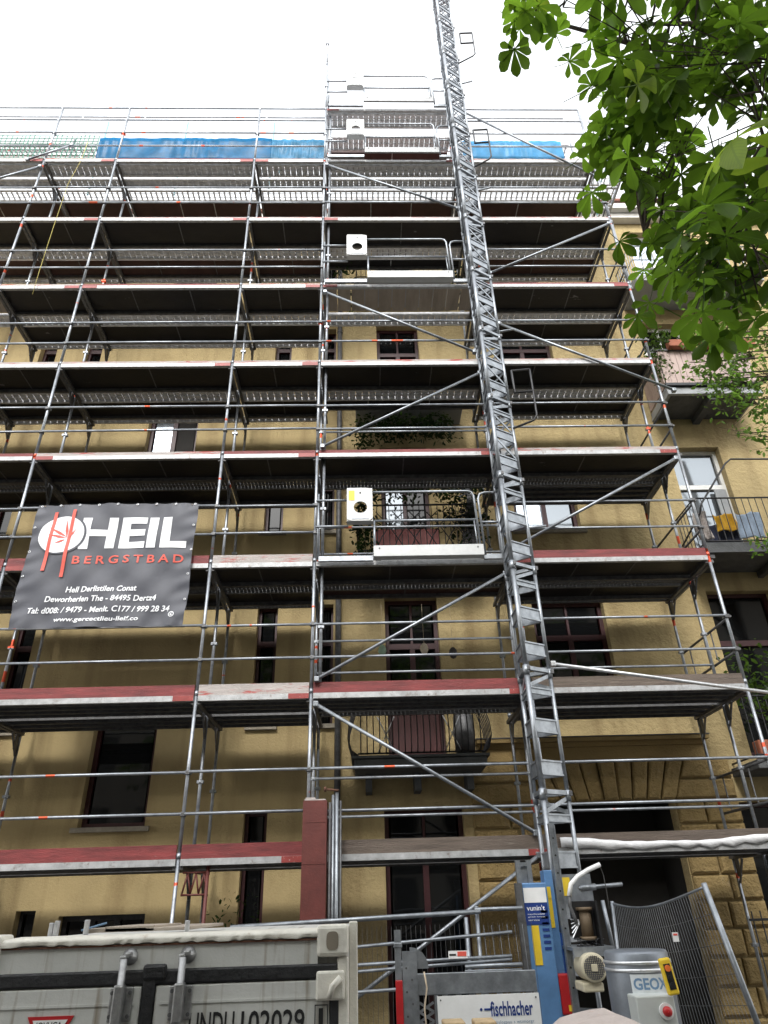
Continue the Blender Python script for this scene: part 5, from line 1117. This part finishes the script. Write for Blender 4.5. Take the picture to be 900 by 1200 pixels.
# ------------------------------------------------------------------ trees
def leaflet(mb, base, d, nrm, L, wd, droop):
    d = d.normalized(); sd = d.cross(nrm).normalized(); nrm = sd.cross(d); b = len(mb.v)
    us = (0, .25, .5, .72, .88, 1.0); ws = (.05, .32, .72, 1.0, .72, .0)
    for u, w_ in zip(us, ws):
        c = base + d * (L * u) - nrm * (droop * L * u * u); h = wd * w_ / 2
        mb.v += [tuple(c - sd * h + nrm * h * .28), tuple(c), tuple(c + sd * h + nrm * h * .28)]
    for i in range(5):
        for j in range(2):
            q = (b + i * 3 + j, b + i * 3 + j + 1, b + i * 3 + j + 4, b + i * 3 + j + 3); mb.f.append(q); mb.sm.append(True)
            mb.uv += [(us[i], (j - 1) * ws[i]), (us[i], j * ws[i]), (us[i + 1], j * ws[i + 1]), (us[i + 1], (j - 1) * ws[i + 1])]
def palmate(mb, q, M_):
    n = q.choice((5, 6, 7, 7)); 
    for i in range(n):
        a = R(-118 + 236 * i / (n - 1) + q.uniform(-6, 6)); L = (.205 - .07 * abs(i - (n - 1) / 2) / ((n - 1) / 2)) * q.uniform(.9, 1.1)
        d = Vector((math.cos(a), math.sin(a), q.uniform(-.25, .0))); nr = Vector((q.gauss(0, .12), q.gauss(0, .12), 1)).normalized()
        k = MB(); k.uv = []; leaflet(k, Vector((0, 0, 0)), d, nr, L, L * .44, q.uniform(.15, .45)); off = len(mb.v)
        mb.v += [tuple(M_ @ Vector(v)) for v in k.v]; mb.f += [tuple(off + t for t in f) for f in k.f]; mb.sm += k.sm; mb.uv += k.uv
    k = MB(); k.path([(0, 0, 0), (-.07, 0, .015), (-.15, 0, .06)], .003, 4, False); off = len(mb.v)
    mb.v += [tuple(M_ @ Vector(v)) for v in k.v]; mb.f += [tuple(off + t for t in f) for f in k.f]; mb.sm += k.sm; mb.uv += [(0, 0)] * (4 * len(k.f))
TQ = random.Random(21)
VARS = []
for i in range(8): mb = MB(); mb.uv = []; palmate(mb, TQ, Matrix()); VARS.append(mb.mesh('leaf', LEAF))
mb = MB(); mb.uv = []; palmate(mb, TQ, Matrix()); LB = mb.mesh('leaf', LEAFD)
TREE = thing('chestnut_tree', 'chestnut tree with large palmate leaves hanging into the upper right', 'tree', (8.2, -7.6, 0))
# limbs: world-space polylines
LIMBS = [[(8.2, -7.6, 0), (8.1, -7.55, 2.5), (8.0, -7.5, 5.0), (7.7, -7.4, 7.5), (7.3, -7.3, 9.5)],
         [(7.95, -7.45, 5.2), (7.0, -7.2, 5.7), (6.0, -6.9, 5.9), (5.3, -6.8, 5.7), (4.7, -6.7, 5.4)],
         [(7.85, -7.45, 6.2), (6.7, -6.9, 7.1), (5.6, -6.6, 7.6), (4.7, -6.5, 7.9), (3.9, -6.5, 8.35)],
         [(8.0, -7.5, 4.8), (6.9, -6.6, 5.3), (6.0, -6.0, 5.7), (5.3, -5.8, 6.2), (4.7, -5.7, 6.6)],
         [(7.9, -7.5, 5.6), (6.5, -7.9, 5.6), (5.2, -7.9, 5.3), (4.4, -7.8, 4.9)],
         [(7.6, -7.4, 7.6), (6.4, -6.8, 8.0), (5.5, -6.5, 8.3), (4.9, -6.4, 8.5)]]
for i, l in enumerate(LIMBS):
    mb = MB(); mb.path(l, .22 if i == 0 else .055, 10 if i == 0 else 7, True, .09 if i == 0 else .012); obj('trunk' if i == 0 else 'limb', mb, BARK, TREE)
SPOTS = []
def spot(px, py, dep, r, n): 
    d = (_f * FPX + _R * (px - 450) - _U * (py - 600)); SPOTS.append((CAM + d * (dep / FPX), r, n))
for (px, py, dep, r, n) in ((614, -6, 5.6, .10, 4), (634, 18, 5.6, .12, 4), (662, 2, 5.6, .18, 5), (694, 8, 5.5, .22, 7), (725, 15, 5.2, .28, 12), (765, 20, 5.0, .3, 14), (800, 10, 4.6, .3, 14), (850, 15, 4.4, .3, 14), (890, 25, 4.2, .3, 14),
    (736, 60, 5.2, .2, 8), (770, 65, 5.0, .3, 14), (815, 55, 4.8, .3, 14), (870, 70, 4.4, .25, 10), (738, 95, 5.4, .17, 7), (765, 105, 5.2, .28, 14), (800, 95, 5.0, .22, 10), (880, 110, 4.2, .22, 8),
    (742, 140, 5.6, .16, 7), (740, 165, 5.6, .14, 6), (770, 145, 5.4, .28, 13), (805, 150, 5.2, .24, 10), (738, 195, 5.8, .08, 3), (755, 205, 5.8, .08, 3), (790, 190, 5.2, .22, 10), (830, 190, 4.8, .26, 10), (880, 190, 3.6, .2, 6),
    (785, 235, 5.4, .16, 7), (812, 230, 5.0, .26, 13), (840, 240, 4.6, .3, 14), (885, 250, 4.0, .28, 12), (790, 275, 5.0, .15, 6), (825, 275, 4.8, .24, 10), (860, 285, 4.4, .26, 11), (890, 305, 4.0, .22, 9),
    (795, 312, 4.8, .12, 4), (832, 318, 4.8, .18, 7), (862, 335, 4.6, .2, 8), (888, 345, 4.4, .18, 7), (812, 355, 5.0, .08, 2), (855, 362, 5.0, .10, 3)): spot(px, py, dep, r, n)
allL = []
for (c, r, n) in SPOTS:
    for _ in range(max(2, round(n * .72))):
        p = c + Vector((TQ.gauss(0, r * .85), TQ.gauss(0, r * 1.5), TQ.gauss(0, r * .85)))
        fx = (p - CAM); zc = fx.dot(_f)
        if zc < 2.6: continue
        M_ = Matrix.Translation(p) @ Matrix.Rotation(TQ.uniform(0, 6.28), 4, 'Z') @ Matrix.Rotation(R(TQ.gauss(14, 15)), 4, 'Y') @ Matrix.Rotation(R(TQ.gauss(0, 12)), 4, 'X') @ Matrix.Scale(TQ.uniform(.8, 1.35), 4)
        allL.append((zc, M_))
# one big near leaf
for (px, py, dep, s) in ((858, 165, 2.9, 1.3), (835, 240, 3.4, 1.3), (800, 275, 3.9, 1.3), (835, 290, 3.8, 1.2)):
    d = (_f * FPX + _R * (px - 450) - _U * (py - 600)); p = CAM + d * (dep / FPX)
    allL.append((0, Matrix.Translation(p) @ Matrix.Rotation(TQ.uniform(3.6, 4.6), 4, 'Z') @ Matrix.Rotation(R(35), 4, 'Y') @ Matrix.Scale(s, 4)))
allL.sort(key=lambda a: a[0])
tb = Matrix.Translation(-Vector(TREE.location))
rest = MB(); rest.uv = []
# leaves added out of view above and behind the camera, shading the lower floors
CQ = random.Random(77); nc = 0
while nc < 1500:
    p = Vector((CQ.gauss(3.0, 5.2), CQ.gauss(-14.2, 1.7), CQ.gauss(9.0, 2.0)))
    v = p - CAM; zc = v.dot(_f)
    if p.z < 5 or p.z > 13 or (zc > 0 and abs(v.dot(_R) / zc) < .66 and abs(v.dot(_U) / zc) < .85): continue
    nc += 1; palmate(rest, CQ, Matrix.Translation(p) @ Matrix.Rotation(CQ.uniform(0, 6.28), 4, 'Z') @ Matrix.Rotation(R(CQ.gauss(20, 20)), 4, 'Y') @ Matrix.Scale(CQ.uniform(1.6, 2.4), 4))
for i, (zc, M_) in enumerate(allL):
    if i < 290:
        o = bpy.data.objects.new('leaf', LB if i == 0 or i % 37 == 5 else TQ.choice(VARS)); COL.objects.link(o); o.parent = TREE; o.matrix_parent_inverse = tb; o.matrix_basis = M_
    else: palmate(rest, TQ, M_)
if rest.v: o = obj('foliage', rest, LEAF, TREE); o['kind'] = 'stuff'
# twigs joining leaf clusters to the limbs
mb = MB()
LP = [Vector(a).lerp(Vector(b), t / 6) for l in LIMBS[1:] for a, b in zip(l, l[1:]) for t in range(7)]
for (c, r, n) in SPOTS:
    a = min(LP, key=lambda v: (v - c).length); m_ = a.lerp(c, .5) + Vector((0, 0, .1)); mb.path([a, m_, c], .016, 5, True, .005)
    for _ in range(max(3, n // 2)): mb.path([a.lerp(c, .75), c + Vector((TQ.gauss(0, r), TQ.gauss(0, r), TQ.gauss(0, r * .7)))], .006, 4, False, .003)
o = obj('twigs', mb, BARK, TREE); o['kind'] = 'stuff'
# second tree with small leaves at the right edge
T2 = thing('small_leaved_tree', 'small leaved pale green tree reaching in at the right edge under the chestnut', 'tree', (11.6, -1.6, 0))
mb = MB(); mb.path([(11.6, -1.6, 0), (11.5, -1.6, 4), (11.2, -1.5, 8), (11.0, -1.4, 12)], .18, 9, True, .07); obj('trunk', mb, BARK, T2)
q = random.Random(33); mb = MB(); pts = []
for (px, py, r, n) in ((885, 400, .28, 170), (850, 415, .25, 150), (825, 400, .2, 110), (870, 440, .28, 170), (840, 445, .22, 130), (895, 465, .25, 140), (850, 470, .2, 100), (880, 480, .16, 60), (820, 440, .14, 50), (808, 425, .1, 30), (888, 515, .13, 34), (862, 508, .09, 12), (830, 350, .25, 100), (880, 350, .3, 140), (800, 395, .14, 40), (885, 640, .08, 14), (893, 630, .07, 10)):
    c = at(px, py, -.6); c = c; a = Vector((11.3, -1.5, max(5, c.z - 1.2))); mb.path([a, a.lerp(c, .5) + Vector((0, 0, .35)), c], .028, 5, True, .006)
    for _ in range(n // 8 + 3):
        e = c + Vector((q.gauss(0, r), q.gauss(0, r), q.gauss(0, r * .8))); mb.path([a.lerp(c, .85), e], .006, 4, False, .002)
        for k in range(9): t = q.uniform(.3, 1.05); s = a.lerp(c, .85).lerp(e, t); pts.append(s + Vector((q.gauss(0, .05), q.gauss(0, .05), q.gauss(0, .05))))
obj('branches', mb, BARK, T2)['kind'] = 'stuff'
leaves_mesh(pts, .085, LEAFS, 'crown', T2, 40)['kind'] = 'stuff'
